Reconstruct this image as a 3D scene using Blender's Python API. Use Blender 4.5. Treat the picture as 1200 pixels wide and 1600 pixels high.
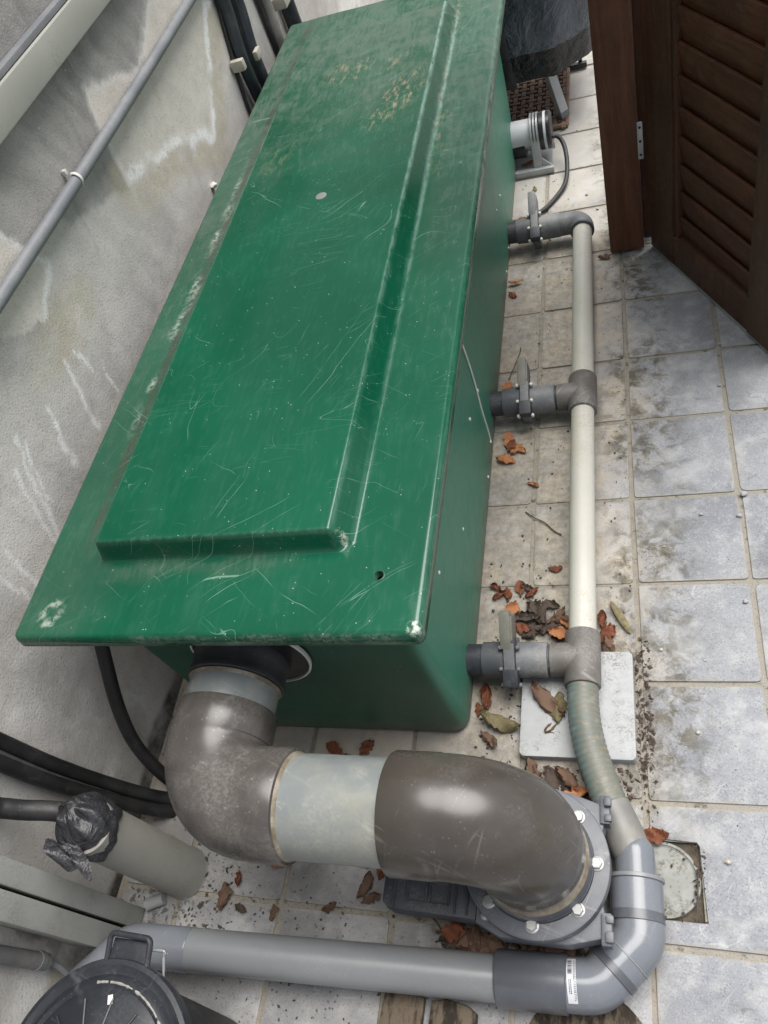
import bpy, bmesh, math, random
import numpy as np
from mathutils import Vector, Matrix
random.seed(7); rng = np.random.default_rng(7)
scene = bpy.context.scene
for o in list(bpy.data.objects): bpy.data.objects.remove(o)
COL = scene.collection
PI = math.pi

# ------------------------------------------------------------------ camera, sky, sun, exposure
cam_data = bpy.data.cameras.new('camera'); cam = bpy.data.objects.new('camera', cam_data); COL.objects.link(cam)
right = Vector((0.94444, 0.14277, -0.29604)); down = Vector((-0.05874, -0.81289, -0.57945)); fwd = Vector((-0.32338, 0.56465, -0.75934))
cam.matrix_world = Matrix(((right.x, -down.x, -fwd.x, 0), (right.y, -down.y, -fwd.y, 0), (right.z, -down.z, -fwd.z, 1.5), (0, 0, 0, 1)))
cam_data.sensor_fit = 'VERTICAL'; cam_data.sensor_height = 36.0; cam_data.lens = 1226 / 1600 * 36
cam_data.clip_start = 0.02; cam_data.clip_end = 200
scene.camera = cam
world = bpy.data.worlds.new('World'); scene.world = world; world.use_nodes = True
SUN_EL, SUN_AZ = math.radians(70), math.radians(40)     # azimuth measured from +Y towards +X
wn = world.node_tree; wn.nodes.clear()
wo = wn.nodes.new('ShaderNodeOutputWorld'); wb = wn.nodes.new('ShaderNodeBackground'); ws = wn.nodes.new('ShaderNodeTexSky')
wh = wn.nodes.new('ShaderNodeHueSaturation'); wh.inputs['Saturation'].default_value = 0.30
ws.sky_type = 'NISHITA'; ws.sun_disc = False; ws.sun_elevation = SUN_EL; ws.sun_rotation = SUN_AZ
ws.dust_density = 3.0; ws.air_density = 1.0; ws.ozone_density = 1.0
wb.inputs['Strength'].default_value = 0.058
wn.links.new(ws.outputs[0], wh.inputs['Color']); wn.links.new(wh.outputs[0], wb.inputs['Color']); wn.links.new(wb.outputs[0], wo.inputs['Surface'])
sl = bpy.data.lights.new('sun', 'SUN'); so = bpy.data.objects.new('sun', sl); COL.objects.link(so)
sl.energy = 1.5; sl.angle = math.radians(48); sl.color = (1.0, 0.97, 0.93)
sdir = Vector((math.sin(SUN_AZ) * math.cos(SUN_EL), math.cos(SUN_AZ) * math.cos(SUN_EL), math.sin(SUN_EL)))
so.rotation_euler = (-sdir).to_track_quat('-Z', 'Y').to_euler(); so.location = sdir * 8
vs = scene.view_settings
scene.display_settings.display_device = 'sRGB'; vs.view_transform = 'Standard'; vs.look = 'None'; vs.gamma = 1; vs.use_curve_mapping = False
vs.exposure = 1.58
scene.cycles.use_denoising = True
scene.cycles.max_bounces = 5; scene.cycles.diffuse_bounces = 3; scene.cycles.glossy_bounces = 3

# ------------------------------------------------------------------ material helpers
class NT:
    def __init__(s, name):
        s.m = bpy.data.materials.new(name); s.m.use_nodes = True; s.t = s.m.node_tree; s.t.nodes.clear()
        s.out = s.n('ShaderNodeOutputMaterial'); s.b = s.n('ShaderNodeBsdfPrincipled'); s.l(s.b.outputs[0], s.out.inputs[0])
        tc = s.n('ShaderNodeTexCoord'); s.obj = tc.outputs['Object']; s.pos = s.n('ShaderNodeNewGeometry').outputs['Position']
    def n(s, t, **k):
        x = s.t.nodes.new(t)
        for a, b in k.items(): setattr(x, a, b)
        return x
    def l(s, a, b): s.t.links.new(a, b)
    def put(s, sock, v):
        if isinstance(v, bpy.types.NodeSocket): s.l(v, sock)
        elif isinstance(v, (tuple, list)) and len(v) == 3 and sock.type == 'RGBA': sock.default_value = (*v, 1)
        else: sock.default_value = v
    def map(s, vec, scale=(1, 1, 1), rot=(0, 0, 0), loc=(0, 0, 0)):
        x = s.n('ShaderNodeMapping'); s.l(vec, x.inputs[0]); x.inputs['Scale'].default_value = scale; x.inputs['Rotation'].default_value = rot; x.inputs['Location'].default_value = loc
        return x.outputs[0]
    def noise(s, vec, scale, detail=4, rough=.55, dist=0.0, color=False):
        x = s.n('ShaderNodeTexNoise'); s.l(vec, x.inputs['Vector']); x.inputs['Scale'].default_value = scale
        x.inputs['Detail'].default_value = detail; x.inputs['Roughness'].default_value = rough; x.inputs['Distortion'].default_value = dist
        return x.outputs['Color' if color else 'Fac']
    def vor(s, vec, scale, feature='F1', out='Distance', rand=1.0):
        x = s.n('ShaderNodeTexVoronoi', feature=feature); s.l(vec, x.inputs['Vector']); x.inputs['Scale'].default_value = scale; x.inputs['Randomness'].default_value = rand
        return x.outputs[out]
    def ramp(s, v, a, b, lo=0.0, hi=1.0, smooth=True):
        x = s.n('ShaderNodeMapRange', interpolation_type='SMOOTHSTEP' if smooth else 'LINEAR'); x.clamp = True
        s.put(x.inputs['Value'], v); x.inputs['From Min'].default_value = a; x.inputs['From Max'].default_value = b
        x.inputs['To Min'].default_value = lo; x.inputs['To Max'].default_value = hi
        return x.outputs['Result']
    def math(s, op, a, b=0.0, clamp=False):
        x = s.n('ShaderNodeMath', operation=op); x.use_clamp = clamp; s.put(x.inputs[0], a); s.put(x.inputs[1], b); return x.outputs[0]
    def mul(s, a, b): return s.math('MULTIPLY', a, b)
    def add(s, a, b): return s.math('ADD', a, b)
    def mix(s, f, a, b):
        x = s.n('ShaderNodeMix', data_type='RGBA'); s.put(x.inputs[0], f); s.put(x.inputs[6], a); s.put(x.inputs[7], b); return x.outputs[2]
    def attr(s, name): return s.n('ShaderNodeAttribute', attribute_name=name).outputs['Fac']
    def sep(s, vec):
        x = s.n('ShaderNodeSeparateXYZ'); s.l(vec, x.inputs[0]); return x.outputs
    def rnd(s): return s.n('ShaderNodeObjectInfo').outputs['Random']
    def warp(s, vec, scale, amt):
        nz = s.noise(vec, scale, 3, .5, color=True)
        a = s.n('ShaderNodeVectorMath', operation='SUBTRACT'); s.l(nz, a.inputs[0]); a.inputs[1].default_value = (.5, .5, .5)
        b = s.n('ShaderNodeVectorMath', operation='SCALE'); s.l(a.outputs[0], b.inputs[0]); b.inputs['Scale'].default_value = amt
        c = s.n('ShaderNodeVectorMath', operation='ADD'); s.l(vec, c.inputs[0]); s.l(b.outputs[0], c.inputs[1])
        return c.outputs[0]
    def bump(s, h, strength=.3, dist=.002, prev=None):
        x = s.n('ShaderNodeBump'); s.put(x.inputs['Height'], h); x.inputs['Strength'].default_value = strength; x.inputs['Distance'].default_value = dist
        if prev is not None: s.l(prev, x.inputs['Normal'])
        return x.outputs[0]
    def scratches(s, vec, density, angle, stretch=14, width=.012, warp=.02):
        v = s.map(s.warp(vec, 6, warp), rot=(0, 0, angle)); v = s.map(v, scale=(density, density / stretch, density / stretch))
        d = s.vor(v, 1.0, 'DISTANCE_TO_EDGE'); return s.ramp(d, 0, width, 1, 0)
    def fin(s, col, rough=.5, metal=0.0, normal=None, spec=.5, coat=None):
        s.put(s.b.inputs['Base Color'], col); s.put(s.b.inputs['Roughness'], rough); s.put(s.b.inputs['Metallic'], metal); s.put(s.b.inputs['Specular IOR Level'], spec)
        if normal is not None: s.l(normal, s.b.inputs['Normal'])
        return s.m

def weathered(name, c1, c2, scale=8, rough=(.35, .55), dust=(.42, .40, .36), dust_amt=.3, speck=.25, bump=.08, metal=0.0, scratch=.0, spec=.5, fine=220, grain=None, stain=None):
    k = NT(name); p = k.obj
    n1 = k.noise(p, scale, 5, .6); n2 = k.noise(p, scale * 4.3, 4, .6); n3 = k.noise(p, fine, 2, .5)
    col = k.mix(k.ramp(n1, .3, .7), c1, c2)
    if stain:
        sc, amt, sv = stain; sm = k.mul(k.ramp(k.noise(k.map(p, scale=sv), 5, 5, .65), .5, .72), amt); col = k.mix(sm, col, sc)
    dm = k.mul(k.mul(k.ramp(k.add(n1, k.mul(n2, .6)), .70, 1.05), k.ramp(n3, .38, .62, .15, 1)), dust_amt); col = k.mix(dm, col, dust)
    sm = k.mul(k.ramp(k.vor(p, fine * .45), .16, .09), k.mul(k.ramp(n2, .42, .62), speck)); col = k.mix(sm, col, dust)
    if scratch:
        s1 = k.scratches(p, 26, .5, 12, .02); s2 = k.scratches(p, 20, 1.9, 16, .02)
        col = k.mix(k.mul(k.mul(k.math('MAXIMUM', s1, s2), k.ramp(k.noise(p, 17, 3), .5, .66)), scratch), col, tuple(min(1, c * 1.6 + .12) for c in dust))
    r = k.ramp(k.add(k.mul(n2, .5), k.mul(dm, 1.2)), .15, .75, rough[0], rough[1])
    nb = k.bump(k.add(n3, k.mul(n2, 1.5)), bump, .0015)
    return k.fin(col, r, metal, nb, spec)

# ------------------------------------------------------------------ mesh helpers
def frames(path):
    P = [Vector(p) for p in path]; T = []
    for i in range(len(P)):
        a = P[max(i - 1, 0)]; b = P[min(i + 1, len(P) - 1)]; T.append((b - a).normalized())
    up = Vector((0, 0, 1)) if abs(T[0].z) < .9 else Vector((1, 0, 0))
    n = (up - T[0] * up.dot(T[0])).normalized(); F = []
    for i, t in enumerate(T):
        if i: n = (n - t * n.dot(t)).normalized()
        F.append((P[i], n, t.cross(n)))
    return F
def fillet(pts, r, n=10):
    P = [Vector(p) for p in pts]; out = [P[0]]
    for i in range(1, len(P) - 1):
        a = (P[i - 1] - P[i]); b = (P[i + 1] - P[i]); rr = min(r, a.length * .98, b.length * .98)
        ang = a.angle(b); tl = min(r / math.tan(ang / 2), a.length * .98, b.length * .98)
        p0 = P[i] + a.normalized() * tl; p1 = P[i] + b.normalized() * tl
        R = tl * math.tan(ang / 2); bis = (a.normalized() + b.normalized()).normalized(); c = P[i] + bis * math.hypot(R, tl)
        v0 = p0 - c; v1 = p1 - c; tot = v0.angle(v1)
        for k in range(n + 1):
            t = k / n; out.append(c + (v0 * math.sin((1 - t) * tot) + v1 * math.sin(t * tot)) / math.sin(tot))
    out.append(P[-1]); res = [out[0]]
    for p in out[1:]:
        if (p - res[-1]).length > 1e-5: res.append(p)
    return res
def catmull(pts, n=8):
    P = [Vector(p) for p in pts]; P = [P[0] * 2 - P[1]] + P + [P[-1] * 2 - P[-2]]; out = []
    for i in range(1, len(P) - 2):
        for k in range(n):
            t = k / n; a, b, c, d = P[i - 1:i + 3]
            out.append(.5 * ((2 * b) + (c - a) * t + (2 * a - 5 * b + 4 * c - d) * t * t + (3 * b - a - 3 * c + d) * t ** 3))
    out.append(P[-2]); return out

class MB:
    def __init__(s): s.v = []; s.f = []
    def add(s, V, F):
        o = len(s.v); s.v += [tuple(x) for x in V]; s.f += [tuple(i + o for i in f) for f in F]; return s
    def tube(s, path, r, seg=32, caps=True, inner=None, sq=(1, 1)):
        F = frames(path); R = r if isinstance(r, (list, tuple)) else [r] * len(F); V = []; Q = []
        for (p, n, b), rr in zip(F, R):
            for k in range(seg):
                a = 2 * PI * k / seg; V.append(p + n * (math.cos(a) * rr * sq[0]) + b * (math.sin(a) * rr * sq[1]))
        m = len(F)
        for i in range(m - 1):
            for k in range(seg):
                k2 = (k + 1) % seg; Q.append((i * seg + k, i * seg + k2, (i + 1) * seg + k2, (i + 1) * seg + k))
        if caps:
            Q.append(tuple(reversed(range(seg)))); Q.append(tuple(range((m - 1) * seg, m * seg)))
        return s.add(V, Q)
    def lathe(s, prof, origin, axis, seg=40, cap=True):
        """prof: list of (distance along axis, radius)"""
        ax = Vector(axis).normalized(); up = Vector((0, 0, 1)) if abs(ax.z) < .9 else Vector((1, 0, 0))
        n = (up - ax * up.dot(ax)).normalized(); b = ax.cross(n); o = Vector(origin); V = []; Q = []
        for d, r in prof:
            for k in range(seg):
                a = 2 * PI * k / seg; V.append(o + ax * d + n * (math.cos(a) * r) + b * (math.sin(a) * r))
        for i in range(len(prof) - 1):
            for k in range(seg):
                k2 = (k + 1) % seg; Q.append((i * seg + k, i * seg + k2, (i + 1) * seg + k2, (i + 1) * seg + k))
        if cap: Q.append(tuple(reversed(range(seg)))); Q.append(tuple(range((len(prof) - 1) * seg, len(prof) * seg)))
        return s.add(V, Q)
    def box(s, c, size, rot=None, bev=.002, seg=2):
        bm = bmesh.new(); bmesh.ops.create_cube(bm, size=1)
        bmesh.ops.scale(bm, vec=size, verts=bm.verts)
        if bev: bmesh.ops.bevel(bm, geom=list(bm.edges), offset=min(bev, min(size) * .45), segments=seg, profile=.6, affect='EDGES')
        M = Matrix.Translation(c) @ (rot.to_4x4() if rot is not None else Matrix.Identity(4))
        bm.transform(M); bm.verts.index_update(); s.add([v.co for v in bm.verts], [[v.index for v in f.verts] for f in bm.faces]); bm.free(); return s
    def prism(s, poly, z0, z1, bev=.003, seg=2):
        bm = bmesh.new(); vs_ = [bm.verts.new((x, y, z0)) for x, y in poly]; f = bm.faces.new(vs_)
        r = bmesh.ops.extrude_face_region(bm, geom=[f]); top = [g for g in r['geom'] if isinstance(g, bmesh.types.BMVert)]
        for v in top: v.co.z = z1
        bmesh.ops.recalc_face_normals(bm, faces=bm.faces)
        if bev:
            e = [e for e in bm.edges if all(abs(v.co.z - z1) < 1e-6 for v in e.verts)]
            bmesh.ops.bevel(bm, geom=e, offset=bev, segments=seg, profile=.6, affect='EDGES')
        bm.verts.index_update(); s.add([v.co for v in bm.verts], [[v.index for v in f.verts] for f in bm.faces]); bm.free(); return s
    def ico(s, c, r, sub=2, noise=0.0, scale=(1, 1, 1)):
        bm = bmesh.new(); bmesh.ops.create_icosphere(bm, subdivisions=sub, radius=1)
        for v in bm.verts: v.co *= 1 + random.uniform(-noise, noise)
        bm.verts.index_update(); s.add([Vector(c) + Vector((v.co.x * r * scale[0], v.co.y * r * scale[1], v.co.z * r * scale[2])) for v in bm.verts], [[v.index for v in f.verts] for f in bm.faces]); bm.free(); return s
    def build(s, name, mat, parent=None, smooth=True, angle=35, **kw):
        me = bpy.data.meshes.new(name); me.from_pydata(s.v, [], s.f); me.validate(); me.update(); me.materials.append(mat)
        if smooth:
            me.polygons.foreach_set('use_smooth', [True] * len(me.polygons)); me.set_sharp_from_angle(angle=math.radians(angle))
        o = bpy.data.objects.new(name, me); COL.objects.link(o)
        if parent is not None:
            o.parent = parent; o.matrix_parent_inverse = Matrix.Translation(-parent.location) if parent.location.length > 0 else Matrix.Identity(4)
        return tag(o, **kw)
def tag(o, label=None, cat=None, group=None, kind=None):
    if label: o['label'] = label
    if cat: o['category'] = cat
    if group: o['group'] = group
    if kind: o['kind'] = kind
    return o
def thing(name, label, cat, loc=(0, 0, 0), group=None):
    o = bpy.data.objects.new(name, None); COL.objects.link(o); o.location = loc; o.empty_display_size = .05
    return tag(o, label, cat, group)

# numpy value noise for wear masks
def vnoise(x, y, seed=0, octaves=4, rough=.5):
    tot = np.zeros_like(x); amp = 1; s = 0
    for o in range(octaves):
        g = np.random.default_rng(seed * 31 + o).random((64, 64)); X = x * 2 ** o; Y = y * 2 ** o
        xi = np.floor(X).astype(int); yi = np.floor(Y).astype(int); fx = X - xi; fy = Y - yi; fx = fx * fx * (3 - 2 * fx); fy = fy * fy * (3 - 2 * fy)
        a = g[xi % 64, yi % 64]; b = g[(xi + 1) % 64, yi % 64]; c = g[xi % 64, (yi + 1) % 64]; d = g[(xi + 1) % 64, (yi + 1) % 64]
        tot += amp * ((a * (1 - fx) + b * fx) * (1 - fy) + (c * (1 - fx) + d * fx) * fy); s += amp; amp *= rough
    return tot / s
def sstep(x, a, b):
    t = np.clip((x - a) / (b - a), 0, 1); return t * t * (3 - 2 * t)
def poly_sdf(px, py, poly):
    d = np.full(px.shape, 1e9); inside = np.zeros(px.shape, bool); n = len(poly)
    for i in range(n):
        x0, y0 = poly[i]; x1, y1 = poly[(i + 1) % n]; ex, ey = x1 - x0, y1 - y0
        t = np.clip(((px - x0) * ex + (py - y0) * ey) / (ex * ex + ey * ey), 0, 1)
        d = np.minimum(d, np.hypot(px - x0 - t * ex, py - y0 - t * ey))
        c = ((y0 > py) != (y1 > py)); xx = ex * (py - y0) / (ey if abs(ey) > 1e-9 else 1e-9) + x0; inside ^= c & (px < xx)
    return np.where(inside, -d, d)
def set_attr(me, name, arr):
    a = me.attributes.new(name, 'FLOAT', 'POINT'); a.data.foreach_set('value', np.asarray(arr, dtype=np.float32).ravel())
def grid_mesh(name, A, B, fn):
    """A, B 1-d arrays; fn(a,b) -> (n,3) positions"""
    g, h = np.meshgrid(A, B, indexing='ij'); V = fn(g.ravel(), h.ravel()); na, nb = len(A), len(B)
    i = np.arange(na - 1)[:, None] * nb + np.arange(nb - 1)[None, :]; i = i.ravel()
    F = np.stack([i, i + nb, i + nb + 1, i + 1], 1); return V, F, g.ravel(), h.ravel()
def np_mesh(name, V, F, mat):
    me = bpy.data.meshes.new(name); me.vertices.add(len(V)); me.vertices.foreach_set('co', np.asarray(V, np.float32).ravel())
    me.loops.add(F.size); me.loops.foreach_set('vertex_index', F.astype(np.int32).ravel()); me.polygons.add(len(F))
    me.polygons.foreach_set('loop_start', np.arange(len(F), dtype=np.int32) * F.shape[1]); me.polygons.foreach_set('use_smooth', np.ones(len(F), bool))
    me.update(calc_edges=True); me.validate(); me.materials.append(mat); return me

# ------------------------------------------------------------------ materials
def mat_green(lid):
    k = NT('green_fibreglass_lid' if lid else 'green_fibreglass'); p = k.obj
    n1 = k.noise(p, 3.0, 3, .55); n2 = k.noise(p, 24, 3, .6); n3 = k.noise(k.map(p, scale=(1, .18, 1), rot=(0, 0, .7)), 120, 2, .6)
    col = k.mix(k.ramp(n1, .3, .7), (.0028, .066, .034), (.0045, .086, .045))
    haze = k.mul(k.ramp(k.add(k.mul(n2, .35), k.mul(n3, .65)), .46, .70), k.ramp(n1, .3, .65, .35, 1))
    col = k.mix(k.mul(haze, .08), col, (.12, .24, .18))
    dust = k.attr('dust') if lid else k.ramp(n1, .3, .75, .1, .32)
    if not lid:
        nx = k.sep(k.n('ShaderNodeNewGeometry').outputs['Normal'])[0]; col = k.mix(k.ramp(nx, .4, .95, 0, .8), col, (.045, .205, .14))  # right-hand side painted lighter: sky light and fading put into the colour
    if not lid:
        zz = k.sep(k.obj)[2]; spl = k.mul(k.ramp(k.add(zz, k.mul(k.math('SUBTRACT', k.noise(p, 14, 4, .65), .5), .16)), .10, .0), k.ramp(k.noise(p, 120, 2, .6), .3, .62, .25, .85)); col = k.mix(spl, col, (.13, .115, .085))
    d2 = k.mul(dust, k.ramp(k.add(k.mul(n2, .7), k.mul(n3, .5)), .3, .72, .3, 1)); col = k.mix(k.mul(d2, .70), col, (.075, .098, .075) if lid else (.12, .16, .13))
    if lid:
        sand = k.mul(k.attr('sand'), k.ramp(k.noise(k.map(p, scale=(1, .4, 1), rot=(0, 0, .9)), 60, 4, .75), .48, .66)); col = k.mix(k.mul(sand, .8), col, (.36, .28, .19))
        col = k.mix(k.mul(k.attr('crust_shade'), k.ramp(k.noise(p, 70, 3, .7), .3, .6, .45, .95)), col, (.045, .048, .036))  # dirt crust left of the panel, with the step's shade painted in
        wear = k.mul(k.attr('edgewear'), k.ramp(k.noise(k.map(p, scale=(1, .3, 1)), 85, 3, .7), .34, .62, .08, 1)); col = k.mix(k.mul(wear, .6), col, (.24, .38, .31))
        chip = k.mul(k.attr('chip'), k.ramp(k.noise(p, 110, 3, .7), .40, .58)); col = k.mix(chip, col, (.50, .53, .46))
    sc = None
    L = [(22, 1.0, 24, .0055, .53, .5), (15, 2.2, 30, .004, .56, .45), (46, 1.5, 12, .009, .54, .34), (38, .6, 14, .008, .57, .3), (9, .4, 40, .0028, .56, .6)] if lid else [(16, 1.2, 20, .006, .60, .35)]
    for i, (dn, an, st, w, thr, am) in enumerate(L):
        m = k.mul(k.mul(k.scratches(p, dn, an, st, w, .045), k.ramp(k.noise(k.map(p, loc=(i * .7, i * .4, 0)), 5.5, 3, .65), thr, thr + .10)), am)
        sc = m if sc is None else k.math('MAXIMUM', sc, m)
    if lid:
        arc = k.mul(k.ramp(k.math('ABSOLUTE', k.math('SUBTRACT', k.noise(p, 7, 1, .4, 1.2), .5)), .0, .0025, 1, 0), k.ramp(k.noise(k.map(p, loc=(5, 2, 0)), 9, 2), .56, .64)); sc = k.math('MAXIMUM', sc, k.mul(arc, .4))
    col = k.mix(sc, col, (.23, .40, .31))
    spk = k.mul(k.ramp(k.vor(p, 90), .11, .06), k.ramp(n2, .5, .62)); col = k.mix(k.mul(spk, .7), col, (.5, .55, .47))
    r = k.ramp(k.add(k.mul(d2, .8), k.mul(k.add(haze, sc), .3)), 0, 1, .17 if lid else .42, .75)
    return k.fin(col, r, 0, k.bump(k.add(k.mul(n2, .4), k.mul(n3, .5)), .08, .0012), .5 if lid else .4)
M = {}
M['green'] = mat_green(False); M['lid'] = mat_green(True)

def mat_wall():
    k = NT('weathered_render'); p = k.obj
    n1 = k.noise(p, 2.2, 4, .62, .3); n2 = k.noise(p, 13, 4, .65); n3 = k.noise(p, 260, 2, .6)
    sw = k.noise(k.map(k.warp(p, 3.0, .35), scale=(1, 3.2, .9), rot=(.8, 0, 0)), 5.5, 5, .6)
    col = k.mix(k.ramp(n1, .32, .68), (.64, .61, .57), (.46, .445, .42))
    col = k.mix(k.mul(k.ramp(sw, .48, .68), .26), col, (.60, .59, .57))
    col = k.mix(k.mul(k.ramp(sw, .46, .30), .22), col, (.27, .268, .26))
    col = k.mix(k.mul(k.attr('dark'), k.ramp(k.add(sw, k.mul(n2, .4)), .45, .85, 1, .7)), col, (.225, .225, .218))
    col = k.mix(k.mul(k.attr('yellow'), k.ramp(n2, .3, .6, .1, .65)), col, (.47, .42, .28))
    col = k.mix(k.mul(k.attr('pale'), k.ramp(n2, .2, .5, .75, 1)), col, k.mix(k.ramp(n2, .35, .7), (.70, .665, .595), (.61, .58, .52)))
    col = k.mix(k.mul(k.attr('white'), k.ramp(k.noise(p, 60, 3, .75), .28, .48)), col, (.86, .86, .84))
    col = k.mix(k.mul(k.attr('soot'), k.ramp(n2, .3, .65, .5, 1)), col, (.07, .068, .062))
    col = k.mix(k.ramp(n3, .53, .72, 0, .34), col, (.16, .15, .135))
    col = k.mix(k.ramp(n3, .42, .28, 0, .30), col, (.6, .59, .56))
    spk = k.mul(k.ramp(k.vor(p, 42), .10, .05), k.ramp(k.noise(p, 8, 3), .5, .62)); col = k.mix(k.mul(spk, .8), col, (.7, .69, .66))
    b = k.bump(k.add(n3, k.mul(n2, .8)), .45, .0025); b = k.bump(sw, .22, .010, b)
    return k.fin(col, .92, 0, b, .2)
M['wall'] = mat_wall()

def mat_slab():
    k = NT('bluestone_slab'); p = k.pos; rn = k.rnd(); xyz = k.sep(p)
    cc = k.n('ShaderNodeCombineXYZ'); k.put(cc.inputs[2], k.mul(rn, 30)); va = k.n('ShaderNodeVectorMath', operation='ADD'); k.l(p, va.inputs[0]); k.l(cc.outputs[0], va.inputs[1]); q = va.outputs[0]
    n1 = k.noise(q, 5, 3, .6); n2 = k.noise(q, 30, 4, .68); n3 = k.noise(q, 330, 2, .6)
    c = k.mix(k.ramp(rn, 0, 1, smooth=False), (.255, .264, .283), (.322, .329, .342))
    c = k.mix(k.ramp(n1, .35, .7), c, (.205, .213, .234)); c = k.mix(k.mul(k.ramp(n2, .45, .7), .45), c, (.44, .44, .44))
    vein = k.mul(k.ramp(k.math('ABSOLUTE', k.math('SUBTRACT', k.noise(k.map(q, rot=(0, 0, .5), scale=(1, 2, 1)), 4.5, 3, .5, .6), .5)), 0, .008, 1, 0), k.ramp(k.noise(q, 6, 2), .5, .6)); c = k.mix(k.mul(vein, .5), c, (.11, .115, .125))
    c = k.mix(k.ramp(n3, .55, .72, 0, .6), c, (.10, .105, .115)); c = k.mix(k.ramp(n3, .43, .29, 0, .4), c, (.5, .505, .515))
    pit = k.mul(k.ramp(k.vor(q, 120), .16, .08), k.ramp(n2, .42, .6)); c = k.mix(k.mul(pit, .7), c, (.08, .08, .085))
    arc = k.mul(k.ramp(k.math('ABSOLUTE', k.math('SUBTRACT', k.noise(q, 16, 1, .4, 1.5), .5)), .0, .006, 1, 0), k.ramp(k.noise(k.map(q, loc=(3, 8, 0)), 14, 3), .57, .64)); c = k.mix(k.mul(arc, .6), c, (.52, .53, .53))
    s1 = k.mul(k.scratches(q, 30, .8, 10, .012, .06), k.ramp(k.noise(q, 12, 3), .54, .64)); c = k.mix(k.mul(s1, .5), c, (.5, .5, .5))
    # beige silt spread from the pipe side of the yard, fading away to the right
    xw = k.add(xyz[0], k.mul(k.math('SUBTRACT', k.noise(p, 6, 5, .6), .5), .35)); zone = k.ramp(xw, .05, -.13)
    yz = k.ramp(k.add(xyz[1], k.mul(n1, .4)), .35, .75)
    silt = k.mul(k.mul(zone, k.ramp(n2, .25, .6, .45, 1)), k.add(.25, k.mul(yz, .75))); c = k.mix(k.mul(silt, .9), c, k.mix(k.ramp(n1, .35, .65), (.46, .395, .305), (.36, .33, .28)))
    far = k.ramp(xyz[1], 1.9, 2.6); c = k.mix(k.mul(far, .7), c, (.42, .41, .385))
    # algae and moss patches near the joints beside the pipe
    xm = k.mul(k.ramp(k.math('ABSOLUTE', k.add(xyz[0], .02)), .14, .03), k.ramp(xyz[1], .28, .5)); moss = k.mul(k.ramp(k.noise(k.warp(p, 25, .05), 21, 5, .7), .43, .60), k.mul(xm, k.ramp(k.noise(p, 5, 3), .34, .50)))
    c = k.mix(k.mul(moss, .85), c, k.mix(k.ramp(n2, .4, .6), (.055, .048, .03), (.115, .10, .062)))
    veinm = k.mul(k.ramp(k.math('ABSOLUTE', k.math('SUBTRACT', k.noise(k.warp(p, 40, .03), 24, 3, .6), .5)), 0, .014, 1, 0), k.mul(xm, k.ramp(k.noise(k.map(p, loc=(0, 4, 0)), 7, 3), .48, .58))); c = k.mix(k.mul(veinm, .75), c, (.06, .055, .04))
    # fine black grit, plus painted shade between bin, wall and pipe, near left
    grit_shade = k.mul(k.ramp(xyz[1], .5, .2), k.ramp(xyz[0], -.1, -.3)); gr = k.mul(k.ramp(k.vor(p, 95), .24, .14), k.mul(grit_shade, k.ramp(k.noise(p, 18, 4), .42, .6))); c = k.mix(k.mul(grit_shade, k.ramp(n1, .3, .7, .15, .5)), c, (.13, .13, .128)); c = k.mix(k.mul(gr, .85), c, (.04, .04, .042))
    gen = k.sep(k.n('ShaderNodeTexCoord').outputs['Generated']); ex = k.math('MINIMUM', gen[0], k.math('SUBTRACT', 1.0, gen[0])); ey = k.math('MINIMUM', gen[1], k.math('SUBTRACT', 1.0, gen[1])); ed = k.add(k.math('MINIMUM', ex, ey), k.mul(k.math('SUBTRACT', k.noise(p, 42, 3, .6), .5), .11))
    c = k.mix(k.ramp(ed, .03, .0, 0, .7), c, k.mix(k.ramp(n2, .35, .65), (.33, .30, .25), (.26, .245, .21)))
    # bloom and damp blotches that differ from slab to slab
    bl = k.ramp(k.noise(k.warp(q, 5, .12), 9, 4, .65), .5, .68); c = k.mix(k.mul(bl, .38), c, (.50, .50, .49))
    dmp = k.mul(k.ramp(k.noise(k.map(k.warp(p, 9, .08), loc=(7, 1, 0)), 6.5, 5, .7), .52, .66), k.ramp(xyz[1], 1.9, 1.2, .25, 1)); c = k.mix(k.mul(dmp, .28), c, (.105, .105, .10))
    # soil smeared beside the concrete slab, round the drain and under the big valve
    def zone_(x0, x1, y0, y1, f=.03):
        wx = k.add(xyz[0], k.mul(k.math('SUBTRACT', k.noise(p, 30, 4, .65), .5), .06)); wy2 = k.add(xyz[1], k.mul(k.math('SUBTRACT', k.noise(k.map(p, loc=(3, 3, 0)), 30, 4, .65), .5), .08))
        return k.mul(k.mul(k.ramp(wx, x0 - f, x0), k.ramp(wx, x1 + f, x1)), k.mul(k.ramp(wy2, y0 - f, y0), k.ramp(wy2, y1 + f, y1)))
    so_ = k.math('MAXIMUM', zone_(-.06, -.025, .46, .74, .015), k.math('MAXIMUM', zone_(-.26, -.06, .44, .49, .02), k.math('MAXIMUM', zone_(-.40, -.10, .165, .40, .02), k.mul(zone_(-.372, -.20, .45, 2.25, .08), .75)))); c = k.mix(k.mul(so_, k.ramp(k.noise(p, 48, 5, .75), .30, .72, .05, .8)), c, (.105, .09, .068))
    r = k.ramp(n2, .3, .7, .55, .85); b = k.bump(k.add(n3, k.mul(n2, 1.2)), .5, .002); b = k.bump(n1, .25, .006, b)
    return k.fin(c, r, 0, b, .35)
M['slab'] = mat_slab()
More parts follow.
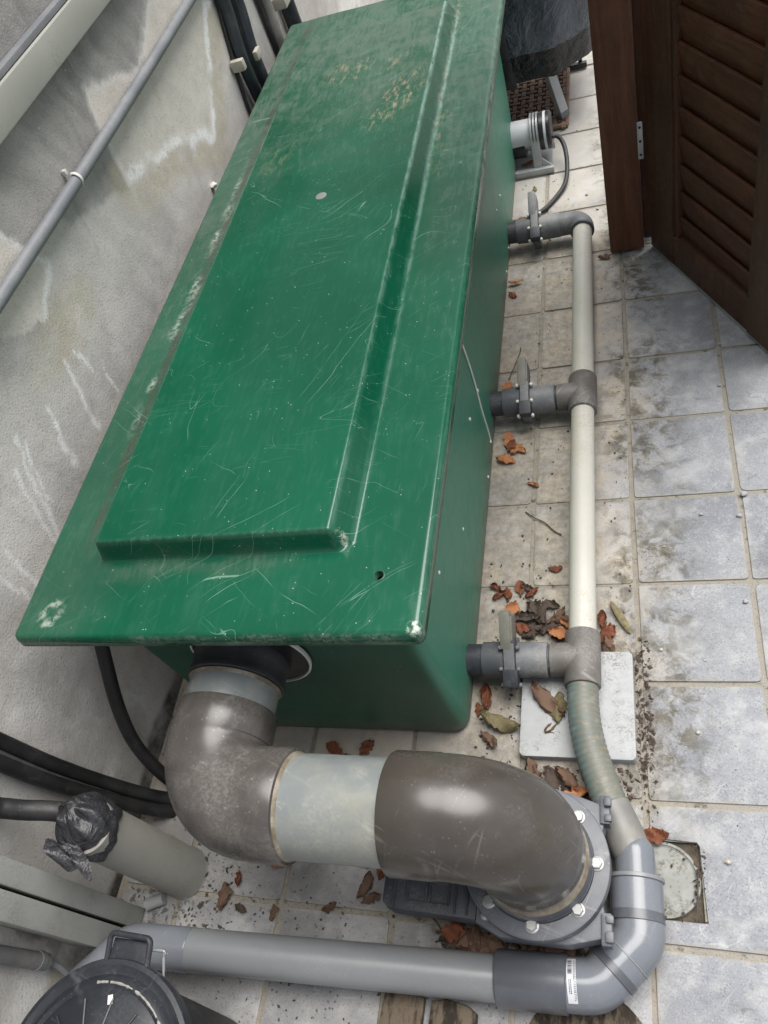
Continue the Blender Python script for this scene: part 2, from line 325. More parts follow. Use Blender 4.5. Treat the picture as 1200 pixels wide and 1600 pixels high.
def mat_sand():
    k = NT('sandy_joint'); p = k.pos; xyz = k.sep(p); n2 = k.noise(p, 26, 5, .65); n3 = k.noise(p, 400, 2, .6)
    c = k.mix(k.ramp(n2, .3, .7), (.32, .29, .24), (.25, .23, .195)); c = k.mix(k.ramp(xyz[0], -.08, .12, 0, .75), c, (.30, .285, .25))
    c = k.mix(k.ramp(k.noise(p, 45, 5, .7), .56, .68, 0, .8), c, (.07, .06, .042)); c = k.mix(k.ramp(n3, .55, .75, 0, .6), c, (.08, .07, .055))
    return k.fin(c, .95, 0, k.bump(k.add(n3, n2), .6, .003), .15)
M['sand'] = mat_sand()
M['ground'] = weathered('earth', (.16, .145, .12), (.11, .10, .085), 6, (.9, .95), bump=.4)
M['soil'] = weathered('dark_soil', (.05, .042, .032), (.085, .07, .05), 30, (.9, .95), dust=(.16, .13, .09), dust_amt=.5, bump=.6)

M['brown_pvc'] = weathered('brown_grey_pvc', (.048, .042, .036), (.062, .054, .046), 5, (.24, .36), dust=(.20, .19, .17), dust_amt=.14, speck=.55, bump=.012, scratch=.12)
M['brown_pvc_dusty'] = weathered('dusty_brown_grey_pvc', (.060, .054, .049), (.085, .078, .071), 9, (.26, .46), dust=(.24, .23, .215), dust_amt=.30, speck=.9, bump=.02, scratch=.08)
M['zinc_pvc'] = weathered('pale_grey_pvc', (.155, .175, .18), (.205, .218, .208), 7, (.32, .5), dust=(.33, .32, .265), dust_amt=.5, speck=.3, bump=.03, scratch=.18, stain=((.30, .285, .21), .4, (1, 2, 1)))
M['rubber'] = weathered('black_rubber', (.022, .023, .026), (.04, .041, .045), 9, (.5, .75), dust=(.15, .145, .14), dust_amt=.2, speck=.5, bump=.1)
M['hose_black'] = weathered('dusty_black_hose', (.010, .010, .011), (.020, .020, .021), 12, (.5, .75), dust=(.10, .097, .09), dust_amt=.25, speck=.6, bump=.12, scratch=.12)
M['valve'] = weathered('slate_grey_plastic', (.070, .077, .092), (.10, .107, .122), 8, (.40, .62), dust=(.27, .265, .25), dust_amt=.3, speck=.5, bump=.08, scratch=.2)
M['valve_dark'] = weathered('dark_slate_plastic', (.026, .029, .037), (.038, .041, .05), 8, (.5, .72), dust=(.24, .235, .23), dust_amt=.3, speck=.4, bump=.1)
M['grey_pvc'] = weathered('grey_drain_pvc', (.175, .183, .191), (.20, .208, .216), 4, (.32, .46), dust=(.28, .275, .265), dust_amt=.2, speck=.35, bump=.015, scratch=.06)
M['grey_pvc_dark'] = weathered('dark_grey_pvc', (.068, .073, .086), (.088, .094, .107), 4, (.28, .42), dust=(.2, .2, .2), dust_amt=.2, speck=.35, bump=.02, scratch=.1)
M['grey_pvc_new'] = weathered('smooth_grey_pvc', (.14, .152, .173), (.162, .174, .195), 4, (.16, .28), dust=(.27, .27, .27), dust_amt=.15, speck=.25, bump=.01, scratch=.08)
M['white_pvc'] = weathered('cream_white_pvc', (.46, .45, .395), (.54, .53, .48), 5, (.4, .6), dust=(.36, .32, .235), dust_amt=.5, speck=.35, bump=.05, stain=((.38, .34, .25), .35, (1, .4, 1)))
M['tee_brown'] = weathered('faded_brown_grey_pvc', (.105, .096, .087), (.135, .125, .114), 12, (.5, .7), dust=(.30, .285, .255), dust_amt=.5, speck=.5, bump=.08, scratch=.25)
M['valve_grey'] = weathered('worn_valve_grey', (.115, .12, .127), (.16, .165, .17), 16, (.5, .75), dust=(.33, .31, .27), dust_amt=.5, speck=.6, bump=.1, scratch=.25)
M['cuff'] = weathered('stained_grey_cuff', (.16, .158, .15), (.205, .198, .18), 14, (.45, .6), dust=(.28, .26, .21), dust_amt=.6, bump=.05)
M['handle'] = weathered('mossy_grey_handle', (.14, .135, .11), (.19, .185, .155), 16, (.55, .75), dust=(.26, .25, .2), dust_amt=.3, bump=.1)
M['valve_mid'] = weathered('dusty_mid_grey_plastic', (.062, .067, .076), (.09, .095, .103), 14, (.5, .75), dust=(.26, .25, .22), dust_amt=.45, speck=.6, bump=.1)
M['bolt'] = weathered('dull_steel', (.30, .30, .295), (.40, .40, .39), 30, (.35, .6), dust=(.42, .41, .38), dust_amt=.5, metal=.45, bump=.1)
M['screw_white'] = weathered('pale_screw', (.6, .6, .56), (.7, .7, .66), 30, (.4, .6))
M['putty'] = weathered('ochre_glue', (.13, .10, .062), (.22, .195, .15), 40, (.5, .8), bump=.3)
M['trunk'] = weathered('grey_green_plastic_trunking', (.33, .335, .30), (.38, .385, .345), 5, (.45, .6), dust=(.22, .21, .18), dust_amt=.35, speck=.3, bump=.04)
M['trunk_low'] = weathered('dusty_grey_trunking', (.36, .365, .34), (.42, .42, .395), 6, (.5, .7), dust=(.2, .195, .17), dust_amt=.5, speck=.5, bump=.05, stain=((.15, .15, .14), .5, (1, 1, 1)))
M['conduit'] = weathered('grey_conduit', (.155, .165, .18), (.20, .21, .22), 9, (.45, .6), dust=(.33, .33, .32), dust_amt=.3, speck=.3, bump=.05)
M['conduit_dark'] = weathered('dusty_dark_conduit', (.13, .13, .132), (.18, .178, .175), 14, (.6, .8), dust=(.28, .27, .25), dust_amt=.5, bump=.1)
M['stub'] = weathered('beige_grey_pvc', (.25, .245, .215), (.30, .29, .255), 5, (.4, .6), dust=(.17, .165, .15), dust_amt=.45, speck=.35, bump=.05)
M['blue_black'] = weathered('blue_black_pipe', (.014, .020, .026), (.024, .031, .038), 6, (.4, .55), dust=(.2, .2, .2), dust_amt=.25, speck=.3)
M['brown_metal'] = weathered('brown_metal_pipe', (.15, .13, .115), (.24, .225, .21), 12, (.35, .55), dust=(.34, .33, .31), dust_amt=.4, bump=.1)
M['clip'] = weathered('yellowed_plastic', (.40, .37, .30), (.48, .46, .39), 20, (.4, .6), dust=(.2, .18, .14), dust_amt=.4)
M['concrete'] = weathered('pale_concrete', (.34, .35, .355), (.43, .44, .44), 9, (.75, .9), dust=(.13, .12, .10), dust_amt=.8, speck=.9, bump=.4, fine=240)
M['drain_cap'] = weathered('grey_green_drain_cap', (.20, .205, .19), (.29, .295, .27), 14, (.6, .8), dust=(.10, .085, .06), dust_amt=.9, speck=.5, bump=.15)
M['bin'] = weathered('black_plastic_lid', (.012, .0135, .018), (.021, .023, .029), 7, (.36, .55), dust=(.13, .13, .135), dust_amt=.12, speck=.45, bump=.04, scratch=.12)
M['bin_scuff'] = weathered('scuffed_plastic', (.22, .21, .20), (.34, .33, .31), 60, (.6, .8), bump=.3)
M['wire'] = weathered('galvanised_wire', (.36, .37, .39), (.46, .47, .48), 40, (.3, .5), metal=.7)
M['white_plastic'] = weathered('white_label', (.50, .51, .54), (.60, .61, .63), 10, (.4, .55), dust=(.2, .2, .2), dust_amt=.2, speck=.6)
M['black_plastic'] = weathered('black_plastic', (.010, .010, .011), (.019, .019, .021), 10, (.3, .5), dust=(.10, .10, .10), dust_amt=.2)
M['alu'] = weathered('brushed_grey_metal', (.34, .35, .36), (.44, .45, .46), 14, (.35, .55), dust=(.25, .23, .2), dust_amt=.3, metal=.35, bump=.08)
M['grate'] = weathered('rusty_brown_grate', (.155, .088, .058), (.22, .14, .10), 20, (.75, .9), dust=(.3, .26, .2), dust_amt=.3, bump=.4)
M['dark'] = weathered('dark_void', (.008, .007, .006), (.014, .012, .01), 20, (.9, .95))
M['wood_end'] = None
def mat_hose():
    k = NT('ribbed_translucent_hose'); p = k.obj; n1 = k.noise(p, 14, 5, .6); n2 = k.noise(p, 60, 4, .65)
    c = k.mix(k.ramp(n1, .35, .65), (.10, .142, .137), (.14, .172, .157)); rib = k.ramp(k.attr('rib'), .2, .75)
    c = k.mix(k.mul(k.add(.3, k.mul(rib, .7)), k.mul(k.attr('top'), k.ramp(n2, .3, .6, .25, .95))), c, (.17, .138, .092)); c = k.mix(k.mul(k.ramp(n2, .52, .68), .4), c, (.25, .26, .23))
    return k.fin(c, .5, 0, k.bump(n2, .15, .002), .5)
M['hose'] = mat_hose()
def mat_wood(name, c1, c2, c3, sc=(30, 30, 2.2), rough=(.45, .7)):
    k = NT(name); p = k.obj; rn = k.rnd(); cc = k.n('ShaderNodeCombineXYZ'); k.put(cc.inputs[0], k.mul(rn, 20)); va = k.n('ShaderNodeVectorMath', operation='ADD'); k.l(p, va.inputs[0]); k.l(cc.outputs[0], va.inputs[1]); q = va.outputs[0]
    g = k.noise(k.map(k.warp(q, 3, .04), scale=sc), 2.2, 6, .65); n1 = k.noise(q, 4, 4); n2 = k.noise(q, 35, 5, .7)
    c = k.mix(k.ramp(g, .3, .7), c1, c2); c = k.mix(k.ramp(n1, .4, .75, 0, .7), c, c3)
    c = k.mix(k.mul(k.ramp(n2, .55, .72), .25), c, (.16, .145, .12)); sp = k.mul(k.ramp(k.vor(q, 90), .12, .06), k.ramp(n1, .45, .6)); c = k.mix(k.mul(sp, .4), c, (.3, .28, .24))
    return k.fin(c, k.ramp(n2, .3, .7, *rough), 0, k.bump(k.add(g, k.mul(n2, .5)), .3, .003), .4)
M['post_wood'] = mat_wood('reddish_brown_wood', (.085, .032, .016), (.15, .062, .032), (.055, .022, .012))
M['door_wood'] = mat_wood('dark_brown_wood', (.062, .026, .013), (.108, .048, .025), (.040, .018, .0105))
M['slat_wood'] = mat_wood('dark_louvre_wood', (.072, .027, .0125), (.125, .050, .024), (.042, .017, .0095), sc=(4, 4, 34))
M['stile_wood'] = mat_wood('mid_brown_wood', (.075, .038, .020), (.11, .058, .032), (.05, .026, .015))
def mat_bark():
    k = NT('mottled_bark'); p = k.obj; n1 = k.noise(k.map(p, scale=(2, .6, 2)), 16, 6, .7); n2 = k.noise(p, 70, 4, .7)
    c = k.mix(k.ramp(n1, .45, .56), (.028, .022, .017), (.125, .10, .072)); c = k.mix(k.ramp(n2, .5, .7, 0, .6), c, (.09, .06, .04))
    return k.fin(c, .85, 0, k.bump(k.add(n1, n2), .6, .006), .3)
M['bark'] = mat_bark()
def mat_tarp(name, c1, c2, r):
    k = NT(name); p = k.obj; n1 = k.noise(k.warp(p, 6, .15), 9, 5, .6); n2 = k.noise(p, 200, 2)
    c = k.mix(k.ramp(n1, .35, .7), c1, c2); return k.fin(c, r, 0, k.bump(k.add(k.mul(n1, 3), k.mul(n2, .1)), .75, .016), .5)
M['tarp_grey'] = mat_tarp('grey_blue_cover', (.042, .053, .066), (.085, .10, .118), .24)
M['tarp_black'] = mat_tarp('black_cover', (.006, .006, .007), (.013, .0135, .015), .35)
M['tape'] = mat_tarp('crumpled_black_tape', (.016, .0165, .019), (.045, .046, .05), .42)
def mat_leaf(name, c1, c2):
    k = NT(name); p = k.obj; n1 = k.noise(p, 70, 5, .65); c = k.mix(k.ramp(n1, .35, .65), c1, c2)
    c = k.mix(k.ramp(k.noise(p, 220, 3), .55, .7, 0, .5), c, tuple(x * .35 for x in c1))
    return k.fin(c, k.ramp(n1, .3, .7, .5, .8), 0, k.bump(n1, .5, .003), .3)
LEAF = [mat_leaf('orange_leaf', (.34, .125, .048), (.48, .23, .11)), mat_leaf('rust_leaf', (.15, .05, .027), (.25, .095, .05)), mat_leaf('brown_leaf', (.115, .065, .042), (.18, .115, .08)), mat_leaf('dark_leaf', (.052, .036, .028), (.105, .08, .065)), mat_leaf('olive_leaf', (.13, .105, .052), (.22, .185, .10))]

# ------------------------------------------------------------------ ground and paving
g = 40; hx0, hx1, hy0, hy1 = -.082, .0418, .2492, .3728      # square recess of the drain
MB().add([(-g, -g, -.06), (g, -g, -.06), (g, g, -.06), (-g, g, -.06)], [(0, 1, 2, 3)]).build('ground', M['ground'], kind='structure')
bed = MB(); X0, X1, Y0, Y1 = -1.12, 1.30, -.70, 4.4; zb = -.0035
for a, b, c, d in ((X0, hx0, Y0, Y1), (hx1, X1, Y0, Y1), (hx0, hx1, Y0, hy0), (hx0, hx1, hy1, Y1)):
    bed.add([(a, c, zb), (b, c, zb), (b, d, zb), (a, d, zb)], [(0, 1, 2, 3)])
recess = MB().add([(hx0, hy0, zb), (hx1, hy0, zb), (hx1, hy1, zb), (hx0, hy1, zb), (hx0, hy0, -.012), (hx1, hy0, -.012), (hx1, hy1, -.012), (hx0, hy1, -.012)], [(4, 5, 6, 7), (0, 1, 5, 4), (1, 2, 6, 5), (2, 3, 7, 6), (3, 0, 4, 7)])
paving = bed.build('paving', M['sand'], smooth=False, kind='structure'); recess.build('drain_recess', M['soil'], paving, smooth=False)
XJ = [-.042 + .2215 * k for k in range(-5, 6)]; YJ = [.209 + .2265 * j for j in range(-4, 18)]
YJ[4:12] = [.209, .436, .662, .885, 1.108, 1.345, 1.558, 1.787]
ts = random.Random(3)
for i in range(len(XJ) - 1):
    for j in range(len(YJ) - 1):
        a, b, c, d = XJ[i], XJ[i + 1], YJ[j], YJ[j + 1]
        if a > -.9 and b < -.40 and c > .62 and d < 2.58: continue
        if a < -.71 and d > .7 and d < 2.6: continue
        if j > 15 and a > .3: continue
        if a < -1.06: a = -1.066
        jt = lambda: ts.uniform(-.0016, .0016); gp = .0048
        P = [(a + gp + jt(), c + gp + jt()), (b - gp + jt(), c + gp + jt()), (b - gp + jt(), d - gp + jt()), (a + gp + jt(), d - gp + jt())]
        m = ts.uniform(.003, .011)
        q = []
        for n_ in range(4):      # knocked corners
            p0 = Vector(P[n_]); pa = (Vector(P[n_ - 1]) - p0).normalized(); pb = (Vector(P[(n_ + 1) % 4]) - p0).normalized(); m = ts.uniform(.003, .012)
            q += [tuple(p0 + pa * m), tuple(p0 + (pa + pb) * m * .3), tuple(p0 + pb * m)]
        if j == 4 and abs(a + .042) < .01:   # slab right of the joint, notched for the drain
            q = [(a + gp, c + gp), (b - gp, c + gp), (b - gp, d - gp), (a + gp, d - gp), (a + gp, hy1 + .003), (hx1 - .004, hy1), (hx1, hy1 - .006), (hx1 + .004, hy0), (a + gp, hy0 - .002)]
        if j == 4 and abs(b + .042) < .01:
            q = [(a + gp, c + gp), (b - gp, c + gp), (b - gp, hy0), (hx0, hy0), (hx0, hy1), (b - gp, hy1), (b - gp, d - gp), (a + gp, d - gp)]
        dz = ts.uniform(-.0012, .0012)
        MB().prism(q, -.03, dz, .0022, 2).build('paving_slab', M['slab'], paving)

# ------------------------------------------------------------------ left wall
WX = -1.075
A = np.concatenate([np.arange(-1.2, -.05, .04), np.arange(-.05, 2.9, .0075), np.arange(2.9, 7.0, .05)]); B = np.concatenate([np.arange(-.05, 1.22, .0075), np.arange(1.22, 3.01, .06)])
def wall_pos(y, z):
    x = WX + .004 * (vnoise(y * 4 + 9, z * 4 + 3, 5, 4) - .5) + .002 * (vnoise(y * 30 + 9, z * 30 + 3, 6, 3) - .5); return np.stack([x, y, z], 1)
V, F, wy, wz = grid_mesh('wall', A, B, wall_pos)
wy_ = wy + .05 * (vnoise(wy * 7 + 2, wz * 7 + 5, 11, 4) - .5) + .016 * (vnoise(wy * 50 + 2, wz * 50 + 5, 12, 3) - .5); wz_ = wz + .05 * (vnoise(wy * 7 + 7, wz * 7 + 1, 13, 4) - .5) + .016 * (vnoise(wy * 50 + 7, wz * 50 + 1, 14, 3) - .5)
patch = [(1.564, .955), (1.751, .881), (1.913, .922), (2.013, .937), (2.167, .935), (2.469, .818), (2.273, .83), (2.136, .724), (1.984, .599), (1.866, .658), (1.747, .718), (1.625, .75), (1.539, .767), (1.54, .832), (1.538, .892)]
patch2 = [(1.096, .922), (1.117, .864), (1.157, .812), (1.116, .79), (1.058, .76), (.937, .823), (.769, .938), (.888, 1.015)]
darkp = [(1.572, .953), (1.754, .883), (1.911, .923), (2.013, .937), (2.167, .935), (1.9, 1.2), (.6, 1.2), (.9, 1.05), (1.094, .921), (1.123, .867), (1.257, .843), (1.368, .789), (1.516, .753), (1.527, .832), (1.535, .891)]
s1 = poly_sdf(wy_, wz_, patch); s2 = poly_sdf(wy_, wz_, patch2); s3 = poly_sdf(wy_, wz_, darkp)
pale = np.maximum(sstep(s1, .005, -.004), sstep(s2, .005, -.004))
white = 1.2 * sstep(np.abs(s1 - .001), .019, .004) * np.where(s3 < .03, .25, 1) * sstep(vnoise(wy * 12 + 3, wz * 12, 17, 3), .25, .5) + .8 * sstep(np.abs(s2), .012, .002) * (wy > 1.04)
def streak(pts, w):
    d = np.full(wy.shape, 9.)
    for (a0, b0), (a1, b1) in zip(pts[:-1], pts[1:]):
        ex, ey = a1 - a0, b1 - b0; t = np.clip(((wy_ - a0) * ex + (wz_ - b0) * ey) / (ex * ex + ey * ey), 0, 1); d = np.minimum(d, np.hypot(wy_ - a0 - t * ex, wz_ - b0 - t * ey))
    return sstep(d, w, w * .2)
for st, w in (([(.811, .691), (.776, .642), (.754, .572), (.716, .509)], .0075), ([(.757, .675), (.74, .611), (.706, .513)], .007), ([(.826, .673), (.796, .636), (.769, .572)], .006), ([(1.023, .667), (.995, .595), (.977, .527)], .008), ([(1.059, .668), (1.073, .609)], .005), ([(.916, .662), (.886, .603), (.882, .538)], .007), ([(1.111, .609), (1.095, .538)], .005), ([(.881, .59), (.871, .542)], .005), ([(.63, .60), (.60, .48)], .006), ([(.58, .58), (.585, .43)], .005)): white = np.maximum(white, streak(st, w * 1.15) * (.45 + .65 * vnoise(wy * 40, wz * 40, 21, 3)))
white = np.maximum(white, .6 * sstep(vnoise(wy * 7, wz * 7 + 4, 31, 5), .55, .68) * sstep(wz, .55, .3))
dark = np.clip(sstep(s3, .012, -.006) * (.55 + .7 * (vnoise(wy * 5, wz * 5, 22, 4) - .2)) + .45 * sstep(vnoise(wy * 3.2 + 1, wz * 3.2, 23, 4), .52, .66) * (1 - pale) * sstep(wz, .4, .6), 0, 1) + .8 * sstep(wz, 1.062, 1.075)
yellow = np.maximum(sstep(np.abs(s1 - .045), .06, .01) * (s1 > 0) * (wz < .82) * .9, sstep(np.hypot((wy - 1.08) / .17, (wz - .72) / .07), 1.1, .4) * .8); yellow = np.maximum(yellow, .7 * sstep(vnoise(wy * 6, wz * 6, 41, 3), .55, .66) * sstep(wz, .25, .05))
soot = sstep(vnoise(wy * 8, wz * 8, 51, 4) + sstep(wz, .07, .0) * .6, .55, .8) * sstep(wz, .2, .03) + .9 * sstep(vnoise(wy * 16, wz * 10, 52, 4), .50, .62) * sstep(np.abs(wy - .075), .04, .015) * (wz < .5) * .8
wm = np_mesh('yard_wall', V, F, M['wall'])
for nm, ar in (('pale', pale), ('white', np.clip(white, 0, 1)), ('dark', np.clip(dark, 0, 1)), ('yellow', yellow), ('soot', np.clip(soot, 0, 1))): set_attr(wm, nm, ar)
wall = bpy.data.objects.new('yard_wall', wm); COL.objects.link(wall); tag(wall, 'weathered grey rendered wall with pale plaster patch and white salt streaks', 'wall')
MB().box((WX - .13, 2.9, 1.47), (.236, 8.2, 3.04), bev=0).build('masonry_core', M['ground'], wall)

# ------------------------------------------------------------------ green filter box
box = thing('filter_box', 'big green fibreglass box with scratched overhanging lid standing along the wall', 'filter box', (-.64, 1.6, 0))
def rrect(x0, x1, y0, y1, r, n=7):
    P = []
    for cx, cy, a0 in ((x1 - r, y0 + r, -PI / 2), (x1 - r, y1 - r, 0), (x0 + r, y1 - r, PI / 2), (x0 + r, y0 + r, PI)):
        for k in range(n + 1): a = a0 + PI / 2 * k / n; P.append((cx + r * math.cos(a), cy + r * math.sin(a)))
    return P
def subdiv_loop(P, step=.05, counts=None):
    out = []
    for i, (a, b) in enumerate(zip(P, P[1:] + P[:1])):
        L = math.dist(a, b); n = counts[i] if counts else max(1, int(L / step)); out += [(a[0] + (b[0] - a[0]) * k / n, a[1] + (b[1] - a[1]) * k / n) for k in range(n)]
    return out
base = subdiv_loop(rrect(-.905, -.3705, .549, 2.63, .035)); zs = [0.0, .004, .012, .03] + [.03 + .52 * k / 12 for k in range(1, 13)]; Vb = []; n = len(base)
for z in zs:
    ins = .008 * max(0, 1 - z / .012) ** 2; tp = .012 * z / .55
    for x, y in base:
        cx, cy = -.638, 1.59; sx = -1 if x < cx else 1; sy = -1 if y < cy else 1
        bulge = .010 * math.exp(-((y - 2.1) / .35) ** 2) * math.sin(PI * min(1, z / .55)) * (1 if x > -.38 else 0) + .0025 * math.sin(y * 7.1 + z * 5) * (1 if x > -.38 else 0) * math.sin(PI * min(1, z / .55))
        Vb.append((x + sx * ((tp if sx < 0 else tp * .15) - ins) + bulge, y + sy * (tp * .5 - ins), z))
Fb = [(i * n + k, i * n + (k + 1) % n, (i + 1) * n + (k + 1) % n, (i + 1) * n + k) for i in range(len(zs) - 1) for k in range(n)] + [tuple(reversed(range(n))), tuple(range((len(zs) - 1) * n, len(zs) * n))]
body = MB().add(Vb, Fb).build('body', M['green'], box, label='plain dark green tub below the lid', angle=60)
# lid: height field with raised panel, rolled rim
LX0, LX1, LY0, LY1, LZ = -1.013, -.308, .472, 2.66, .58
PX0, PX1, PY0, PY1 = -.880, -.4566, .627, 2.40
def axis_pts(a, b, feats, fine=.0024, coarse=.011, w=.04):
    out = [a]
    while out[-1] < b - 1e-6:
        x = out[-1]; st = fine if min(abs(x - f_) for f_ in feats) < w else coarse; out.append(min(b, x + st))
    return np.array(out)
Lx = axis_pts(LX0, LX1, (LX0, LX1, PX0, PX1, -.382), w=.035); Ly = axis_pts(LY0, LY1, (LY0, LY1, PY0, PY1, .569), w=.03)
def lid_pos(x, y):
    dx = np.maximum(PX0 - x, x - PX1); dy = np.maximum(PY0 - y, y - PY1)
    d = np.where((dx > 0) & (dy > 0), np.hypot(dx, dy), np.maximum(dx, dy))
    wd = np.where((x > PX1) & (y > PY0), .022, np.where(y < PY0, .011, .010)); t_ = np.clip(d / wd, -.2, 1.25); h = .042 * np.where(t_ < .2, 1 - np.maximum(t_ + .2, 0) ** 2 / .8, np.where(t_ < .8, .8 - (t_ - .2), np.maximum(1.25 - t_, 0) ** 2 * .2 / .2025)); h = np.minimum(h, .042)
    roll = np.minimum(np.minimum(x - LX0, LX1 - x), np.minimum(y - LY0, LY1 - y)); r = .010
    drop = np.where(roll < r, r - np.sqrt(np.maximum(0, r * r - (r - np.maximum(roll, 0)) ** 2)), 0)
    sag = .004 * (vnoise(x * 3 + 2, y * 2 + 1, 77, 3) - .5) - .004 * np.sin(np.clip((x - PX0) / (PX1 - PX0), 0, 1) * PI) * np.clip((y - PY0) / .3, 0, 1)
    z = LZ + h + sag - drop
    # rounded plan corners
    rc = .014; qx = np.maximum(np.abs(x - (LX0 + LX1) / 2) - (LX1 - LX0) / 2 + rc, 0); qy = np.maximum(np.abs(y - (LY0 + LY1) / 2) - (LY1 - LY0) / 2 + rc, 0)
    L = np.maximum(np.hypot(qx, qy), 1e-9); k_ = np.where((qx > 0) & (qy > 0) & (np.maximum(qx, qy) > 0), np.maximum(qx, qy) / L, 1)
    x2 = x - np.sign(x - (LX0 + LX1) / 2) * qx * (1 - k_); y2 = y - np.sign(y - (LY0 + LY1) / 2) * qy * (1 - k_)
    return np.stack([x2, y2, z], 1)
V, F, lx, ly = grid_mesh('lid', Lx, Ly, lid_pos); HC = (-.382, .569)
fc = V[F].mean(1); F = F[np.hypot(fc[:, 0] - HC[0], fc[:, 1] - HC[1]) > .0075]
na, nb = len(Lx), len(Ly)
loop = [i * nb for i in range(na)] + [(na - 1) * nb + j for j in range(1, nb)] + [i * nb + nb - 1 for i in range(na - 2, -1, -1)] + [j for j in range(nb - 2, 0, -1)]
V = list(map(tuple, V)); Fl = F.tolist(); prev = loop
for dz, ins in ((-.004, 0), (-.016, -.001), (-.018, .001), (-.018, .009), (0, .010)):
    cur = []
    for i in loop:
        x, y, z = V[i]; cx, cy = (LX0 + LX1) / 2, (LY0 + LY1) / 2
        ix = ins if x > cx else -ins; ex = min(x - LX0, LX1 - x) < .012; ey = min(y - LY0, LY1 - y) < .012
        cur.append(len(V)); V.append((x - (ix if ex else 0), y - ((ins if y > cy else -ins) if ey else 0), LZ - .010 + dz))
    for k in range(len(loop)):
        k2 = (k + 1) % len(loop); Fl.append([prev[k], cur[k], cur[k2], prev[k2]])
    prev = cur
V = np.array(V); lm = np_mesh('lid', V, np.array(Fl), M['lid']); x, y = V[:, 0], V[:, 1]
nz = vnoise(x * 10 + 3, y * 10, 61, 4)
dPx = x - PX0; strip = sstep(x, PX0 - .002, PX0 - .010) * (.30 + .55 * sstep(y, .9, 2.0)); foot = sstep(np.abs(y - .600 + .05 * (vnoise(x * 14, y * 14, 62, 4) - .5)), .034, .002) * sstep(x, PX0 - .04, PX0 + .02) * sstep(x, PX1 - .02, PX1 - .14) * .55 * sstep(vnoise(x * 9 + 4, y * 30, 63, 3), .3, .6)
farw = sstep(y + .25 * (nz - .5), 1.55, 2.25); rgt = sstep(x, PX1 + .03, PX1 + .06) * sstep(y, .9, 2.0) * .55
left_edge = sstep(np.abs(dPx + .050 + .006 * (nz - .5)), .012, .003) * (.35 + .65 * sstep(vnoise(x * 20, y * 14, 64, 3), .35, .6))
inY = (y > PY0 - .01) & (y < PY1 + .01); inX = (x > PX0 - .01) & (x < PX1 + .03); edgew = np.maximum.reduce([sstep(np.abs(x - PX1 + .001), .006, .001) * inY, .8 * sstep(np.abs(x - PX1 - .026), .008, .001) * inY * sstep(y, .62, .7), .8 * sstep(np.abs(x - PX0 - .001), .004, .0005) * inY, .6 * sstep(np.abs(y - PY0 - .001), .005, .001) * inX * (x < PX1 + .005), .45 * sstep(LX1 - x, .009, .003)]) * (.25 + .6 * sstep(y, .9, 1.9)); crust_shade = left_edge * sstep(y, .62, .72); dust = np.clip(np.maximum.reduce([strip, foot, farw * .85, rgt]) * (.55 + .9 * (nz - .1)), 0, 1); dust = np.maximum(dust, .3 * sstep(np.hypot((x + .93) / .12, (y - .53) / .08), 1.1, .2))
def blob(cx, cy, rx, ry, a=0.0):
    c, s = math.cos(a), math.sin(a); u = (x - cx) * c + (y - cy) * s; v = -(x - cx) * s + (y - cy) * c; return sstep(np.hypot(u / rx, v / ry) + .8 * (nz - .5), 1.15, .35)
sand = np.clip(blob(-.53, 1.93, .06, .14, -.3) * .8 + blob(-.70, 2.13, .075, .07) * .55 + blob(-.415, 1.80, .03, .22) * .35 + blob(-.82, 1.72, .06, .12) * .25 + blob(-.56, 2.12, .05, .04) * .4 + sstep(np.abs(x - PX1 - .022), .008, .002) * sstep(y, 1.5, 2.1) * .5, 0, 1)
chip = sstep(np.hypot(x + .319, y - .484), .013, .006) + .55 * sstep(np.abs(np.hypot((x + .950) / .016, (y - .517) / .022) - .9), .35, .1) + .14 * sstep(np.minimum.reduce([x - LX0, y - LY0]), .006, .002) * sstep(vnoise(x * 30, y * 30, 66, 3), .5, .62) + .55 * sstep(np.abs(dPx + .062 + .02 * (nz - .5)), .014, .002) * sstep(y, .85, 1.05) * sstep(y, 1.95, 1.6) * sstep(vnoise(x * 60, y * 14, 67, 3), .42, .62) + .6 * sstep(np.hypot((x + .445) / .006, (y - .63) / .008), 1.2, .5)
for nm, ar in (('dust', dust), ('sand', sand), ('chip', np.clip(chip, 0, 1)), ('crust_shade', crust_shade), ('edgewear', edgew)): set_attr(lm, nm, ar)
lid = bpy.data.objects.new('lid', lm); COL.objects.link(lid); lid.parent = box; lid.matrix_parent_inverse = Matrix.Translation(-box.location); tag(lid, 'scratched glossy green lid with a raised middle panel')
zh = LZ + .0005
MB().lathe([(-.012, .0085), (.0006, .0092), (.0012, .0078), (-.012, .0068)], (HC[0], HC[1], zh), (0, 0, 1), 24, False).build('hole_rim', M['green'], lid)
MB().lathe([(0, .0135), (.0015, .0125), (.002, .006)], (-.660, 1.548, LZ + .0365), (0, 0, 1), 28).build('cap_disc', M['zinc_pvc'], lid, label='small pale oval cap on the raised panel')
MB().lathe([(0, .006), (.001, .005)], (HC[0], HC[1], .562), (0, 0, 1), 12).build('screw', M['dark'], lid)
for (y_, z_) in ((2.048, .223), (1.954, .239), (2.057, .039), (1.946, .037), (1.288, .377), (1.294, .211), (1.171, .248), (1.279, .044), (1.172, .039), (.90, .215), (.72, .34)):
    xb = -.3705 + .010 * math.exp(-((y_ - 2.1) / .35) ** 2) * math.sin(PI * z_ / .55) + .0018 * z_ / .55
    MB().lathe([(-.003, .0042), (.0022, .0040), (.0034, .0022)], (xb, y_, z_), (1, 0, 0), 12).build('bolt_head', M['screw_white'] if random.random() < .8 else M['green'], body)
